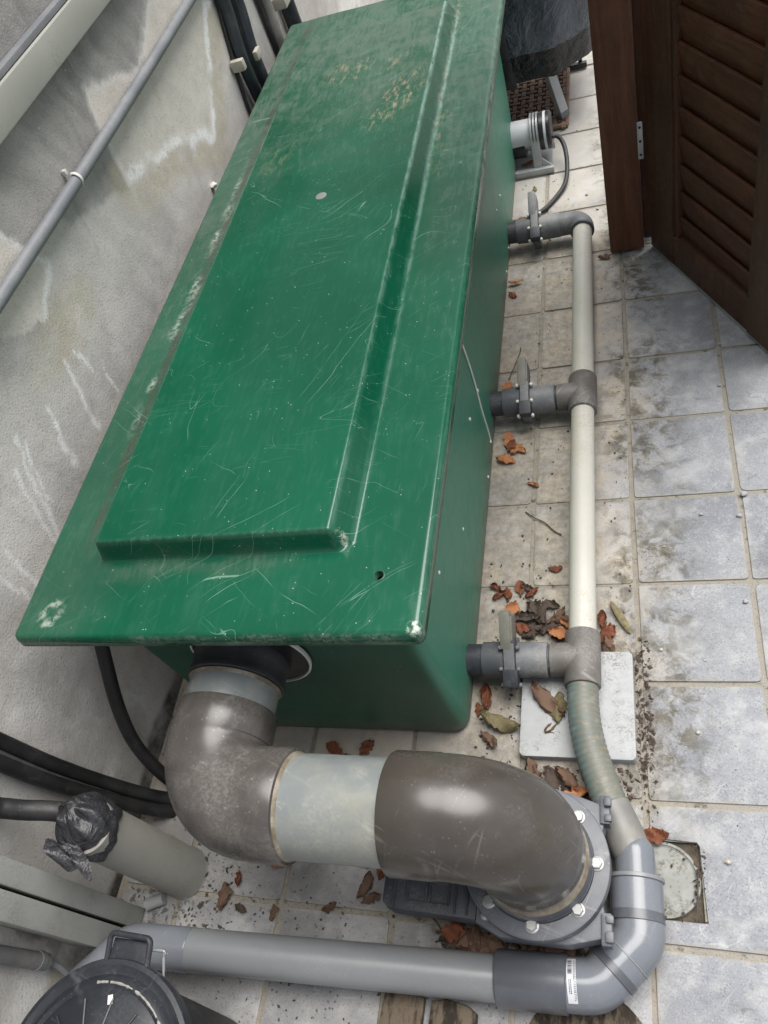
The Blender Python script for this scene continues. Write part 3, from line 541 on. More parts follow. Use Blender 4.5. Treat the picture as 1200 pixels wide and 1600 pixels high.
sp = [(1.275, .40), (1.285, .33), (1.290, .25), (1.283, .16), (1.285, .09), (1.282, .04)]
MB().tube([(-.3694 + .003 * math.sin(k), yy, zz) for k, (yy, zz) in enumerate(sp)][:0] or catmull([(-.3698 + .0012 * zz / .4, yy, zz) for yy, zz in sp], 5), .0022, 6).build('crack_line', M['screw_white'], body, label='thin white crack running down the side')

# ------------------------------------------------------------------ big outlet pipe with two elbows
outlet = thing('outlet_pipe', 'thick brown and pale grey pipe with two elbows leaving the green box front', 'pipe', (-.45, .293, .37))
OX, OY, OZ = -.700, .293, .37
MB().lathe([(0, .108), (.006, .108), (.010, .103), (.010, .07)], (OX + .022, .547, OZ + .012), (0, -1, 0), 40).build('wall_flange', M['black_plastic'], outlet)
MB().lathe([(.004, .1075), (.012, .1085), (.013, .1045), (.005, .104)], (OX + .022, .547, OZ + .012), (0, -1, 0), 40, False).build('flange_rim', M['screw_white'], outlet)
MB().lathe([(0, .085), (.02, .085), (.024, .0835), (.044, .083), (.047, .0845), (.054, .0845), (.056, .082), (.056, .077)], (OX, .543, OZ), (0, -1, 0), 48).build('rubber_coupling', M['rubber'], outlet)
MB().lathe([(0, .0778), (.065, .0778)], (OX, .495, OZ), (0, -1, 0), 48).build('pipe_neck', M['zinc_pvc'], outlet)
MB().lathe([(0, .0779), (.002, .0815), (.005, .0790), (.008, .0779)], (OX, .4868, OZ), (0, -1, 0), 48, False).build('glue_line', M['putty'], outlet)
def elbow(path, r, bend, lips=(True, True), n=14):
    P = fillet(path, bend, n); a = Vector(path[0]); b = Vector(path[-1]); ta = (P[1] - P[0]).normalized(); tb = (P[-2] - P[-1]).normalized()
    pts = [a, a + ta * .0015, a + ta * .004]; rs = [r * .93, r * .985, r]
    mid = P[1:-1]; L0 = (mid[0] - a).length
    pts += [a + ta * (L0 * .93)] + mid + [b + tb * ((mid[-1] - b).length * .93), b + tb * .004, b + tb * .0015, b]; rs += [r * 1.0] + [r * .985] * len(mid) + [r, r, r * .985, r * .93]
    return MB().tube(pts, rs, 56)
elbow([(OX, .441, OZ), (OX, OY, OZ), (-.543, OY, OZ)], .0855, .090).build('elbow', M['brown_pvc_dusty'], outlet, label='dusty brown grey elbow below the coupling')
MB().tube([(-.556, OY, OZ), (-.366, OY, OZ)], .0770, 56).build('pipe_section', M['zinc_pvc'], outlet, label='pale grey straight pipe piece between the elbows')
MB().lathe([(0, .0770), (.001, .0800), (.005, .0790), (.007, .0770)], (-.544, OY, OZ), (1, 0, 0), 56, False).build('glue_line', M['putty'], outlet)
VX, VY = -.212, .293
elbow([(-.384, OY, OZ), (VX, OY, OZ), (VX, VY, .218)], .0875, .098).build('elbow', M['brown_pvc'], outlet, label='shiny brown elbow turning down into the valve')
MB().lathe([(0, .079), (-.06, .079)], (VX, VY, .224), (0, 0, 1), 56).build('pipe_neck', M['zinc_pvc'], outlet)
MB().lathe([(0, .0895), (.006, .0895), (.011, .085), (.012, .0795)], (VX, VY, .179), (0, 0, 1), 56, False).build('glue_line', M['putty'], outlet)

# ------------------------------------------------------------------ flanged gate valve
gv = thing('gate_valve', 'slate grey flanged gate valve with hex bolts under the shiny brown elbow', 'valve', (VX, VY, 0))
n = 96; fl = []
for k in range(n):
    a = 2 * PI * k / n; r = .1178; fl.append((VX + r * math.cos(a), VY + r * math.sin(a)))
MB().prism(fl, .128, .152, .004).build('flange', M['valve'], gv, angle=30)
MB().lathe([(0, .097 - .018), (0, .0925), (.012, .0915), (.030, .0885), (.032, .080)], (VX, VY, .151), (0, 0, 1), 64, False).build('collar', M['valve'], gv)
MB().lathe([(0, .0945), (.006, .0935), (.007, .091)], (VX, VY, .1515), (0, 0, 1), 64, False).build('collar_ring', M['valve_dark'], gv)
hp = [(-.306, .196), (-.265, .178), (-.16, .178), (-.106, .193), (-.102, .21), (-.112, .26), (-.112, .326), (-.102, .372), (-.108, .391), (-.16, .408), (-.265, .408), (-.306, .39)]
MB().prism(hp, .084, .127, .004).build('housing', M['valve'], gv)
MB().lathe([(0, .082), (.082, .082)], (VX, VY, .001), (0, 0, 1), 48).build('stand_pipe', M['grey_pvc_dark'], gv)
bb = [(-.468, .214), (-.458, .204), (-.307, .200), (-.307, .386), (-.458, .382), (-.468, .372)]
blade = MB().prism(bb, .07, .122, .003).build('blade_box', M['valve_dark'], gv)
for x0, x1 in ((-.425, -.392), (-.386, -.353)):
    fr = MB()
    for cx, cy, sx, sy in (((x0 + x1) / 2, .216, x1 - x0, .004), ((x0 + x1) / 2, .26, x1 - x0, .004), (x0, .238, .004, .04), (x1, .238, .004, .04)): fr.box((cx, cy, .1235), (sx, sy, .004), bev=.001, seg=1)
    fr.build('raised_frame', M['valve_dark'], blade)
for xr in (-.448, -.342, -.322): MB().box((xr, .293, .1235), (.004, .178, .004), bev=.001, seg=1).build('rib', M['valve_dark'], blade)
for k in range(8):
    a = PI / 4 * k; x, y = VX + .097 * math.cos(a), VY + .097 * math.sin(a)
    if k == 4: continue
    b = MB().lathe([(0, .0112), (.0022, .0112), (.0028, .010)], (x, y, .1515), (0, 0, 1), 20); hx = [(x + .0092 * math.cos(PI / 3 * i + a * 1.7), y + .0092 * math.sin(PI / 3 * i + a * 1.7)) for i in range(6)]
    b.prism(hx, .1535, .1605, .0012, 1); b.build('bolt', M['bolt'], gv)
MB().lathe([(0, .007), (.006, .0068), (.007, .005)], (-.290, .206, .1265), (0, 0, 1), 16).build('bolt', M['bolt'], gv)
for yy, s in ((.205, 1), (.382, -1)):
    lug = MB(); lug.box((-.103, yy, .118), (.016, .046, .03), bev=.003).box((-.098, yy - .011 * s, .136), (.012, .016, .014), bev=.003).box((-.098, yy + .014 * s, .132), (.012, .012, .012), bev=.003)
    lug.build('clamp_lug', M['valve'], gv)

# ------------------------------------------------------------------ grey drain pipe along the front
dp = thing('drain_pipe', 'long grey drain pipe lying on the paving in front of the big valve', 'pipe', (-.5, .118, 0))
zc = .043
MB().tube([(-.84, .106, .088), (-.26, .131, .041)], .0352, 40).build('pipe_section', M['grey_pvc'], dp)
elbow([(-.82, .1065, .0865), (-.945, .101, .096), (-1.02, .022, .098)], .0362, .05).build('elbow', M['grey_pvc_new'], dp)
MB().tube([(-.283, .1305, zc), (-.2815, .1306, zc), (-.279, .1308, zc), (-.171, .1345, zc), (-.169, .1345, zc), (-.168, .1345, zc)], [.036, .041, .0425, .0428, .041, .036], 44).build('socket', M['grey_pvc_dark'], dp, label='darker grey coupling sleeve')
P0 = (-.176, .1342, zc); P1 = (-.124, .137, zc); P2 = (-.0595, .208, zc)
e1 = fillet([P0, P1, Vector(P1).lerp(Vector(P2), .52)], .05, 8); MB().tube(e1, .0398, 44).build('elbow', M['grey_pvc_new'], dp)
q0 = Vector(P1).lerp(Vector(P2), .30); dq = (Vector(P2) - Vector(P1)).normalized()
MB().tube([q0, q0 + dq * .001, q0 + dq * .013, q0 + dq * .0135], [.040, .0424, .0424, .040], 44).build('socket_lip', M['grey_pvc_dark'], dp)
q1 = q0 + dq * .034
MB().tube([q0 + dq * .012, q1], .0412, 44).build('socket', M['grey_pvc_new'], dp)
MB().tube([q1, q1 + dq * .0005, q1 + dq * .0022, q1 + dq * .0027], [.040, .0420, .0420, .040], 44).build('glue_line', M['zinc_pvc'], dp)
e2 = fillet([q1 + dq * .0026, P2, (-.0615, .262, zc)], .04, 10); MB().tube(e2, .0405, 44).build('elbow', M['grey_pvc_new'], dp)
MB().tube([(-.0615, .232, zc), (-.0615, .233, zc), (-.0615, .247, zc), (-.0615, .248, zc)], [.0405, .0428, .0428, .0405], 44).build('socket_lip', M['grey_pvc_dark'], dp)
MB().tube([(-.0615, .246, zc), (-.0615, .297, zc + .001)], .0420, 44).build('socket', M['grey_pvc_new'], dp)
MB().tube([(-.0615, .293, zc + .001), (-.0615, .2945, zc + .001), (-.0615, .3000, zc + .001), (-.0615, .3015, zc + .001)], [.042, .0450, .0450, .040], 44).build('rim', M['grey_pvc'], dp)
dm_ = [(-.0616, .298, zc + .002), (-.0620, .33, zc + .003)] + [(-.0622 - .002 * math.sin(a), .338 + .030 * math.sin(a), zc + .004) for a in np.linspace(.12, 1.5, 8)]
MB().tube(dm_, [.0322, .0322] + [.0322 * math.cos(a) for a in np.linspace(.12, 1.5, 8)], 40).build('reducer_elbow', M['grey_pvc_new'], dp)
# barcode sticker wrapped on the elbow end
sv, sf = [], []; st = Vector(P0) + Vector((.0085, .0005, 0)); tx = Vector((1, .08, 0)).normalized(); ty = Vector((-.08, 1, 0))
def sticker_patch(mb, x0, x1, a0, a1, r, n=10):
    V = []
    for i in range(n + 1):
        a = a0 + (a1 - a0) * i / n
        for xx in (x0, x1): V.append(st + tx * xx + ty * (math.cos(a) * r) + Vector((0, 0, math.sin(a) * r)))
    mb.add(V, [(2 * i, 2 * i + 1, 2 * i + 3, 2 * i + 2) for i in range(n)])
sb = MB(); sticker_patch(sb, 0, .0145, .62, 2.35, .0401, 16); stick = sb.build('sticker', M['white_plastic'], dp, label='white barcode sticker')
ink = MB(); a = .72
while a < 1.30:
    w = random.choice((.012, .02, .03)); sticker_patch(ink, .002, .0085, a, a + w, .0404, 2); a += w + random.choice((.014, .022, .03))
for xx in (.0105, .0125):
    a = .75
    while a < 2.2:
        w = random.uniform(.02, .05); sticker_patch(ink, xx, xx + .0011, a, a + w, .0404, 2); a += w + random.uniform(.012, .04)
for xx in (.003, .0055):
    a = 1.5
    while a < 1.95: w = random.uniform(.03, .06); sticker_patch(ink, xx, xx + .0014, a, a + w, .0404, 2); a += w + .02
ink.build('sticker_print', M['black_plastic'], stick, smooth=False)

# ------------------------------------------------------------------ return manifold, hose
MX, MZ = -.1456, .058
man = thing('return_manifold', 'white pipe run with faded brown tees along the right of the green box', 'pipe', (MX, 1.4, 0))
MB().tube([(MX, .728, MZ), (MX - .001, 1.0, MZ + .001), (MX, 1.357, MZ)], .0272, 32).build('pipe_section', M['white_pvc'], man)
MB().tube([(MX, 1.427, MZ), (MX, 1.8, MZ), (MX - .001, 2.065, MZ)], .0272, 32).build('pipe_section', M['white_pvc'], man)
for yc in (.684, 1.392):
    t = MB(); h = .057
    t.tube([(MX, yc - h, MZ), (MX, yc - h + .001, MZ), (MX, yc - h + .003, MZ), (MX, yc + h - .003, MZ), (MX, yc + h - .001, MZ), (MX, yc + h, MZ)], [.0285, .0332, .0345, .0345, .0332, .0285], 36)
    t.tube([(MX - .004, yc, MZ), (MX - .060, yc, MZ), (MX - .062, yc, MZ)], [.0335, .0335, .030], 36); t.build('tee', M['tee_brown'], man)
MB().tube([(MX - .001, 2.051, MZ), (MX - .001, 2.0525, MZ), (MX - .001, 2.058, MZ), (MX - .001, 2.060, MZ)], [.0285, .0348, .0348, .033], 36).build('rim', M['grey_pvc_dark'], man)
P = fillet([(MX - .001, 2.059, MZ), (MX - .001, 2.102, MZ), (MX - .10, 2.102, MZ)], .036, 10); MB().tube(P, .0335, 36).build('elbow', M['valve_grey'], man)
VALVES = [(.684, .62, 'slide valve with grey green handle nearest the concrete slab', .0), (1.392, .42, 'slide valve with mossy handle on the middle branch pipe', .1), (2.102, .50, 'slide valve on the far branch pipe beside the black cable loop', .15)]
for yc, tilt, lab, yaw in VALVES:
    sv_ = thing('slide_valve', lab, 'valve', (-.283, yc, MZ), group='slide valves on the branch pipes')
    MB().tube([(-.372, yc, MZ), (-.31, yc, MZ)], .0315, 32).build('pipe_stub', M['valve_dark'], sv_)
    MB().tube([(-.341, yc, MZ), (-.3395, yc, MZ), (-.296, yc, MZ), (-.294, yc, MZ)], [.031, .0355, .0365, .033], 32).build('collar', M['valve_mid'], sv_)
    MB().tube([(-.272, yc, MZ), (-.270, yc, MZ), (-.213, yc, MZ), (-.2115, yc, MZ), (-.2105, yc, MZ)], [.032, .0358, .035, .034, .03], 32).build('collar', M['valve_grey'], sv_)
    MB().tube([(-.214, yc, MZ), (-.19, yc, MZ)], .0305, 32).build('pipe_stub', M['valve_dark'], sv_)
    R = Matrix.Rotation(tilt, 3, 'X'); org = Vector((-.283, yc, MZ))
    tr = lambda p: org + R @ Vector(p)
    MB().box(tr((0, -.004, 0)), (.022, .086, .078), R, .003).build('body', M['valve_grey'], sv_)
    MB().box(tr((.001, -.030, .026)), (.030, .036, .032), R, .004).build('guide_block', M['valve_dark'], sv_)
    hn = MB(); hn.box(tr((.005, .058, .012)), (.008, .066, .050), R, .002).box(tr((-.005, .064, .028)), (.022, .074, .024), R, .004); hn.build('handle', M['handle'] if yc < 2 else M['valve_grey'], sv_)
    MB().box(tr((.001, .030, .026)), (.024, .034, .022), R, .003).build('blade_guide', M['valve_dark'], sv_)
    for dx in (-.017, .017):
        for dy in (-.046, -.012, .030): MB().lathe([(-.004, .0045), (.004, .0042), (.006, .002)], tr((dx, dy, .033 if dy > -.04 else .02)), R @ Vector((0, 0, 1)), 10).build('screw', M['screw_white'] if yc > 1 else M['valve_grey'], sv_)
hp_ = catmull([(-.1456, .646, MZ), (-.145, .594, MZ), (-.139, .54, MZ - .002), (-.125, .485, MZ - .006), (-.105, .43, MZ - .010), (-.082, .375, MZ - .012)], 26); hm = MB(); hm.tube(hp_, [.0294 + .0005 * math.sin(k * 1.25) for k in range(len(hp_))], 40)
hose = hm.build('flexible_hose', M['hose'], label='ribbed grey green flexible hose curving from the tee to the grey elbow', cat='hose')
nv = len(hose.data.vertices); rib = np.zeros(nv); top = np.zeros(nv)
for k in range(len(hp_)):
    rib[k * 40:(k + 1) * 40] = .5 + .5 * math.sin(k * 1.25)
co = np.array([v.co for v in hose.data.vertices]); top = np.repeat([0.], nv); cen = np.repeat(np.array([tuple(p) for p in hp_]), 40, axis=0); rel = (co - cen) / .0295; top = sstep(rel[:, 2] + .55 * rel[:, 0], .35, .95)
set_attr(hose.data, 'rib', rib); set_attr(hose.data, 'top', top)
MB().tube([(-.0990, .413, MZ - .011), (-.0985, .412, MZ - .011), (-.078, .365, MZ - .012), (-.066, .338, MZ - .013)], [.0302, .0325, .0340, .0318], 36).build('hose_cuff', M['cuff'], hose, label='beige cuff glued round the hose end')

# ------------------------------------------------------------------ concrete slab, drain cover
slab_t = MB().prism([(x, y) for x, y in rrect(-.268, -.054, .503, .720, .010, 4)], .0005, .0215, .003).build('concrete_slab', M['concrete'], label='pale square concrete slab lying under the nearest tee', cat='slab')
dr = thing('drain_cover', 'round grey drain cap in a square hole beside the grey elbow', 'drain cover', (-.020, .311, 0))
MB().lathe([(-.022, .060), (-.003, .0605), (-.001, .0595), (-.001, .0555), (-.0035, .0545), (-.0035, .053)], (-.020, .311, 0), (0, 0, 1), 48, False).build('rim', M['drain_cap'], dr)
MB().lathe([(-.02, .0535), (-.0055, .0535), (-.004, .0525), (-.003, .047), (-.0025, .02)], (-.020, .311, 0), (0, 0, 1), 48).build('cap', M['drain_cap'], dr)

# ------------------------------------------------------------------ wooden post and louvred door
U = Vector((.455, -.891, 0)).normalized(); NN = Vector((U.y, -U.x, 0)); S = Vector((.040, 2.000, 0)); RZ = Matrix.Rotation(math.atan2(U.y, U.x), 3, 'Z')
post = thing('door_post', 'reddish brown wooden post standing left of the louvred door', 'post', (-.03, 2.05, 0))
MB().box((-.0245, 2.062, 1.105), (.093, .14, 2.19), bev=.004).build('timber', M['post_wood'], post)
MB().box((.0545, 2.095, 1.105), (.0635, .09, 2.188), bev=.003).build('rebate_strip', M['door_wood'], post)
door = thing('louvred_door', 'dark brown wooden louvred door standing open on the right', 'door', tuple(S))
def dbox(name, u0, u1, z0, z1, d0, d1, mat, parent=None, bev=.003, rx=0.0):
    """u along the door, d towards the viewer (negative is behind the face)"""
    c = S + U * ((u0 + u1) / 2) + NN * (-1 * -(d0 + d1) / 2) ; c.z = (z0 + z1) / 2
    R = RZ @ Matrix.Rotation(rx, 3, 'X')
    return MB().box(c, (u1 - u0, abs(d1 - d0), z1 - z0), R, bev).build(name, mat, parent or door)
# NN points from the face away from / towards the camera: make it point to the camera
if NN.dot(Vector((0, 0, 0)) - S) < 0: NN = -NN
DH = 2.05
dbox('stile', .002, .118, .012, DH, -.045, 0, M['door_wood'])
dbox('stile', .455, .575, .012, DH, -.045, .002, M['stile_wood'])
dbox('bottom_rail', .1185, .4545, .012, .105, -.045, -.001, M['door_wood'])
dbox('top_rail', .1185, .4545, DH - .11, DH, -.045, -.001, M['door_wood'])
dbox('inner_bead', .1185, .134, .1055, DH - .112, -.032, -.006, M['door_wood'], bev=.002)
dbox('inner_bead', .4395, .4545, .1055, DH - .112, -.032, -.006, M['stile_wood'], bev=.002)
dbox('back_panel', .12, .453, .1055, DH - .112, -.044, -.040, M['door_wood'], bev=0)
z = .128; SLR = .17
while z < DH - .13:
    o = dbox('slat', .1345, .439, z - .041, z + .041, -.0255, -.0165, M['slat_wood'], bev=.003, rx=SLR); z += .0735
dbox('drip_strip', .0, .58, -.002, .011, -.05, -.004, M['trunk_low'], bev=.001)
hg = MB(); hz = (.288, .386); c = S + U * -.004 + NN * .004; 
hg = MB().box((.0255, 1.9905, .337), (.014, .006, .100), bev=.0025); hinge = hg.build('hinge', M['alu'], post)
for zz in (.30, .337, .374): MB().lathe([(0, .0035), (.0015, .003)], (.0255, 1.9875, zz), (0, -1, 0), 10).build('screw', M['dark'], hinge)

# ------------------------------------------------------------------ services on the wall
tk = thing('cable_trunking', 'pale grey plastic trunking running along the top of the wall', 'trunking', (WX, 1.5, 1.05))
MB().box((WX + .0165, 1.6, 1.056), (.031, 6.6, .059), bev=.003).build('channel', M['trunk'], tk)
MB().box((WX + .0125, 1.6, 1.0925), (.022, 6.6, .011), bev=.002).build('top_lip', M['conduit'], tk)
cd = thing('wall_conduit', 'round grey conduit clipped along the wall below the trunking', 'conduit', (WX, 1.5, .87))
MB().tube(catmull([(WX + .02, y, .873 + .003 * math.sin(y * 3)) for y in np.arange(-.6, 4.6, .2)], 4), .0132, 20).build('tube', M['conduit'], cd)
for yc in (-.1, 1.344, 2.75):
    c = MB(); pts = [(WX + .020 + .0144 * math.cos(a), yc, .873 + .0144 * math.sin(a)) for a in np.linspace(-1.5, 1.7, 12)]; c.tube(pts, .0016, 8, sq=(1, 2.4)); c.box((WX + .006, yc, .8915), (.010, .009, .012), bev=.002); c.build('clip', M['screw_white'], cd)
def vpipe(name, label, x, pts, r, mat, cat='pipe'):
    t = thing(name, label, cat, (WX, pts[0][0], 1.0)); MB().tube(catmull([(x, y, z) for y, z in pts], 6), r, 18).build('tube', mat, t); return t
bpA = vpipe('black_pipe', 'dark pipe down the wall right of the thin cable, left of the blue black one', -1.049, [(2.36, .01), (2.32, .4), (2.295, .64), (2.335, .80), (2.34, 1.04)], .0185, M['blue_black'])
bpB = vpipe('black_pipe', 'blue black pipe in the pale bracket down the wall behind the box', -1.046, [(2.40, .01), (2.385, .4), (2.372, .62), (2.412, .77), (2.42, 1.02)], .0215, M['blue_black'])
MB().box((-1.050, 2.258, .655), (.040, .022, .030), bev=.004).build('bracket', M['clip'], bpA)
MB().box((-1.018, 2.345, .640), (.014, .040, .026), bev=.004).build('bracket', M['clip'], bpB)
vpipe('thin_cable', 'thin frayed black cable hanging down the wall beside the plaster patch', -1.067, [(2.25, .01), (2.232, .40), (2.242, .54), (2.268, .64), (2.308, .745), (2.33, .81), (2.34, 1.02)], .0055, M['hose_black'], 'cable')
vpipe('brown_pipe', 'brown metal pipe on the wall between the black pipes', -1.052, [(2.62, .01), (2.627, .54), (2.636, .67), (2.64, 1.02)], .0175, M['brown_metal'])
vpipe('dark_cable', 'dark cable strapped left of the brown metal pipe', -1.064, [(2.60, .01), (2.606, .54), (2.607, .69), (2.607, 1.02)], .0075, M['hose_black'], 'cable')
bpC = vpipe('black_pipe', 'black pipe in a yellowed bracket at the far corner of the lid', -1.045, [(2.80, .01), (2.80, .4), (2.79, .6), (2.80, 1.02)], .026, M['blue_black'])
MB().box((-1.035, 2.700, .640), (.060, .058, .034), bev=.004).build('bracket', M['clip'], bpC)
MB().ico((WX + .008, 1.848, .539), .010, 2, .25, (.9, 1, .7)).build('wall_plug', M['screw_white'], label='white plaster blob stuck on the wall above the lid edge', cat='plaster blob', angle=70)
# lower left corner
for yc, hw, lab in ((.153, .0378, 'grey flat trunking strip on the wall nearest the taped stub pipe'), (.1077, .042, 'grey flat trunking strip on the wall nearest the black bin lid')):
    t = thing('trunking_strip', lab, 'trunking', (WX, yc, .5), group='vertical trunking strips')
    MB().box((WX + .0405, yc, .515), (.079, hw, 1.02), bev=.003).build('channel', M['trunk_low'], t)
MB().tube([(-.990, .176, .012), (-.975, .184, .011), (-.955, .192, .011)], [.011, .0115, .011], 16).build('corrugated_tube', M['concrete'], label='short pale corrugated tube end under the trunking strip', cat='tube')
sp_ = thing('stub_pipe', 'beige grey pipe stub rising from the ground, mouth wrapped in black tape', 'pipe', (-.935, .245, 0))
SX, SY = -.930, .245
MB().lathe([(0, .0495), (.004, .047), (.335, .0455)], (SX, SY, .001), (0, 0, 1), 40).build('tube', M['stub'], sp_)
tp = MB(); V = []; F = []; ns, nr = 64, 18
for i in range(nr):
    t = i / (nr - 1); z0 = .310 + .078 * t; rr = .0485 + .0022 * math.sin(t * 11) - .030 * max(0, t - .5) / .5
    for k in range(ns):
        a = 2 * PI * k / ns; w = 1 + .045 * math.sin(4 * a + 5 * t) + .030 * math.sin(9 * a - 8 * t) + .018 * math.sin(17 * a + 3 * t)
        V.append((SX + rr * w * math.cos(a) - .010 * t, SY + rr * w * math.sin(a) + .010 * t, z0 + (.010 * math.sin(3 * a + 1) + .005 * math.sin(7 * a)) * (1 - t) + .006 * t * math.sin(5 * a)))
for i in range(nr - 1):
    for k in range(ns): F.append((i * ns + k, i * ns + (k + 1) % ns, (i + 1) * ns + (k + 1) % ns, (i + 1) * ns + k))
F.append(tuple(range((nr - 1) * ns, nr * ns))); tp.add(V, F)
nn = 14
for side in (0, .0012):      # loose flap folded over the mouth
    V = []; F = []
    for i in range(nn):
        for j in range(nn):
            u, v = i / (nn - 1), j / (nn - 1); V.append((SX + .022 + .030 * (u - .5) - .055 * v + side, SY - .035 - .042 * u * (1 - .3 * v) + .006 * math.sin(9 * v + 4 * u), .345 + .030 * v - .022 * u * u + .006 * math.sin(7 * u + 5 * v) + side))
    for i in range(nn - 1):
        for j in range(nn - 1): F.append((i * nn + j, (i + 1) * nn + j, (i + 1) * nn + j + 1, i * nn + j + 1))
    tp.add(V, F)
tp.build('tape_wrap', M['tape'], sp_, angle=70)
MB().tube(catmull([(SX - .005, SY + .014, .355), (-.985, .256, .375), (-1.03, .246, .41), (-1.052, .238, .48), (-1.055, .22, .8), (-1.055, .21, 1.02)], 8), .0165, 18).build('black_hose', M['hose_black'], label='black hose going up the wall from the taped stub pipe', cat='hose')
for (dy, lab, r) in ((0, 'upper of two black hoses running side by side on the wall', .0125), (-.031, 'lower of two black hoses running side by side on the wall', .0130)):
    MB().tube(catmull([(-.995, .384 + dy * .8, .004), (-1.02, .372 + dy * .85, .07), (-1.045, .358 + dy * .9, .2), (-1.055, .346 + dy, .34), (-1.058, .338 + dy * 1.05, .50), (-1.058, .31 + dy * 1.1, 1.02)], 8), r, 16, sq=(.9, 1.05)).build('black_hose', M['hose_black'], label=lab, cat='hose', group='twin black hoses on the wall')
MB().tube(catmull([(-.975, .405, .004), (-1.01, .418, .05), (-1.03, .448, .15), (-1.03, .49, .24), (-1.025, .55, .33), (-1.0, .59, .42), (-.97, .63, .50)], 8), .0135, 16).build('black_hose', M['hose_black'], label='curved black hose coming from under the lid to the ground', cat='hose')
lc = thing('wall_conduit', 'short dark conduit stub with bent wire at lower left beside the bin', 'conduit', (WX, .045, .25))
MB().tube([(-1.055, .040, .47), (-1.055, .051, .17)], .0142, 16).build('tube', M['conduit_dark'], lc)
MB().tube(catmull([(-1.055, .051, .175), (-1.055, .052, .15), (-1.05, .046, .125), (-1.045, .036, .10), (-1.04, .02, .07)], 6), .0055, 10).build('wire', M['conduit'], lc)
MB().tube([(-1.055, .0500, .195), (-1.055, .051, .183)], .0160, 16).build('end_sleeve', M['conduit'], lc)

# ------------------------------------------------------------------ black bin
BX, BY, BZ = -.787, -.092, .333; BR = .158
bn = thing('lidded_bin', 'black plastic bin with round ribbed lid at the lower left corner', 'bin', (BX, BY, 0))
MB().lathe([(0, .105), (.004, .112), (BZ - .03, .140), (BZ - .022, .146), (BZ - .012, .146)], (BX, BY, .001), (0, 0, 1), 56).build('body', M['hose_black'], bn)
prof = [(-.024, .149), (-.024, .155), (-.006, BR), (0, BR - .003), (.0015, BR - .010), (-.002, BR - .017), (-.002, BR - .022), (.006, BR - .028), (.009, BR - .034), (.006, BR - .040), (.010, BR - .048), (.017, .06), (.019, .001)]
bl = MB().lathe(prof, (BX, BY, BZ), (0, 0, 1), 72).build('lid', M['bin'], bn)
for k in range(14):
    a = 2 * PI * k / 14 + .15; p0 = Vector((BX + .045 * math.cos(a), BY + .045 * math.sin(a), BZ + .0182)); p1 = Vector((BX + .106 * math.cos(a), BY + .106 * math.sin(a), BZ + .0112))
    MB().tube([p0, p1], .0022, 8).build('lid_rib', M['bin'], bl)
sc = MB()
for a0, a1 in ((.35, .62), (.66, .78), (.82, 1.25), (1.30, 1.62), (1.66, 1.8)):
    sc.tube([(BX + (BR - .0335) * math.cos(a), BY + (BR - .0335) * math.sin(a), BZ + .0088 + random.uniform(-.0005, .0008)) for a in np.linspace(a0, a1, 10)], [random.uniform(.0008, .0028) for _ in range(10)], 6)
sc.build('scuff_mark', M['bin_scuff'], bl)
hl = MB(); ha = [PI * .5 + t for t in np.linspace(-.235, .235, 9)]
hl.tube(fillet([(BX - .034, BY + BR - .012, BZ - .006), (BX - .034, BY + BR + .030, BZ + .004), (BX + .038, BY + BR + .028, BZ + .004), (BX + .038, BY + BR - .014, BZ - .006)], .008, 5), .0045, 10); hl.build('handle', M['bin'], bn)
MB().box((BX + .002, BY + BR + .010, BZ - .006), (.066, .030, .004), bev=.001).build('handle_web', M['bin'], bn)
MB().tube(fillet([(BX + .036, BY + BR + .015, BZ - .004), (BX + .084, BY + BR + .016, BZ - .002), (BX + .060, BY + BR + .012, BZ - .006), (BX + .064, BY + BR - .022, BZ - .018)], .006, 4), .0022, 8).build('wire_bail', M['wire'], bn)
MB().box((BX + .004, BY + .103, BZ + .0128), (.008, .012, .0012), Matrix.Rotation(.3, 3, 'Z'), .0003).build('paint_fleck', M['screw_white'], bl)

# ------------------------------------------------------------------ logs and wooden disc
for poly, lab in (([(-.492, -.12), (-.486, .03), (-.478, .098), (-.455, .100), (-.425, .096), (-.408, .09), (-.412, -.02), (-.405, -.12)], 'mottled bark plank under the grey pipe, left of the pair'), ([(-.398, -.12), (-.402, .0), (-.396, .088), (-.37, .093), (-.335, .088), (-.318, .078), (-.322, -.03), (-.312, -.12)], 'mottled bark plank under the grey pipe, right of the pair')):
    MB().prism(poly, .001, .013, .004).build('bark_plank', M['bark'], label=lab, cat='plank', group='bark planks in front of the drain pipe')
wd = []
for k in range(40): a = 2 * PI * k / 40; r = .098 * (1 + .04 * math.sin(3 * a) + .02 * math.sin(7 * a)); wd.append((-.140 + r * math.cos(a), .038 + r * math.sin(a)))
MB().prism(wd, .001, .003, .001).build('bark_disc', M['bark'], label='flat dark wooden disc under the grey elbow at the bottom', cat='wood disc')

# ------------------------------------------------------------------ far end: covered barbecue, grate, pump
gt = thing('floor_grate', 'rusty brown slotted grate on the ground under the covered barbecue', 'grate', (-.4, 2.95, 0))
MB().box((-.45, 2.99, .006), (.50, .50, .008), bev=.002).build('base_plate', M['dark'], gt)
lat = MB(); s = .030
for i in range(17):
    for j in range(17):
        x = -.695 + i * s; y = 2.745 + j * s
        if x > -.205 or y > 3.235: continue
        if (i + j) % 2: lat.box((x, y, .013), (s * 1.25, .016, .009), bev=.002, seg=1)
        else: lat.box((x, y, .0125), (.016, s * 1.25, .008), bev=.002, seg=1)
for cx, cy, sx, sy in ((-.45, 2.742, .50, .014), (-.2025, 2.99, .012, .50)): lat.box((cx, cy, .0135), (sx, sy, .012), bev=.002, seg=1)
lat.build('lattice', M['grate'], gt, kind='stuff')
bq = thing('covered_barbecue', 'barbecue under a black and grey cover at the far end', 'barbecue', (-.42, 2.95, 0))
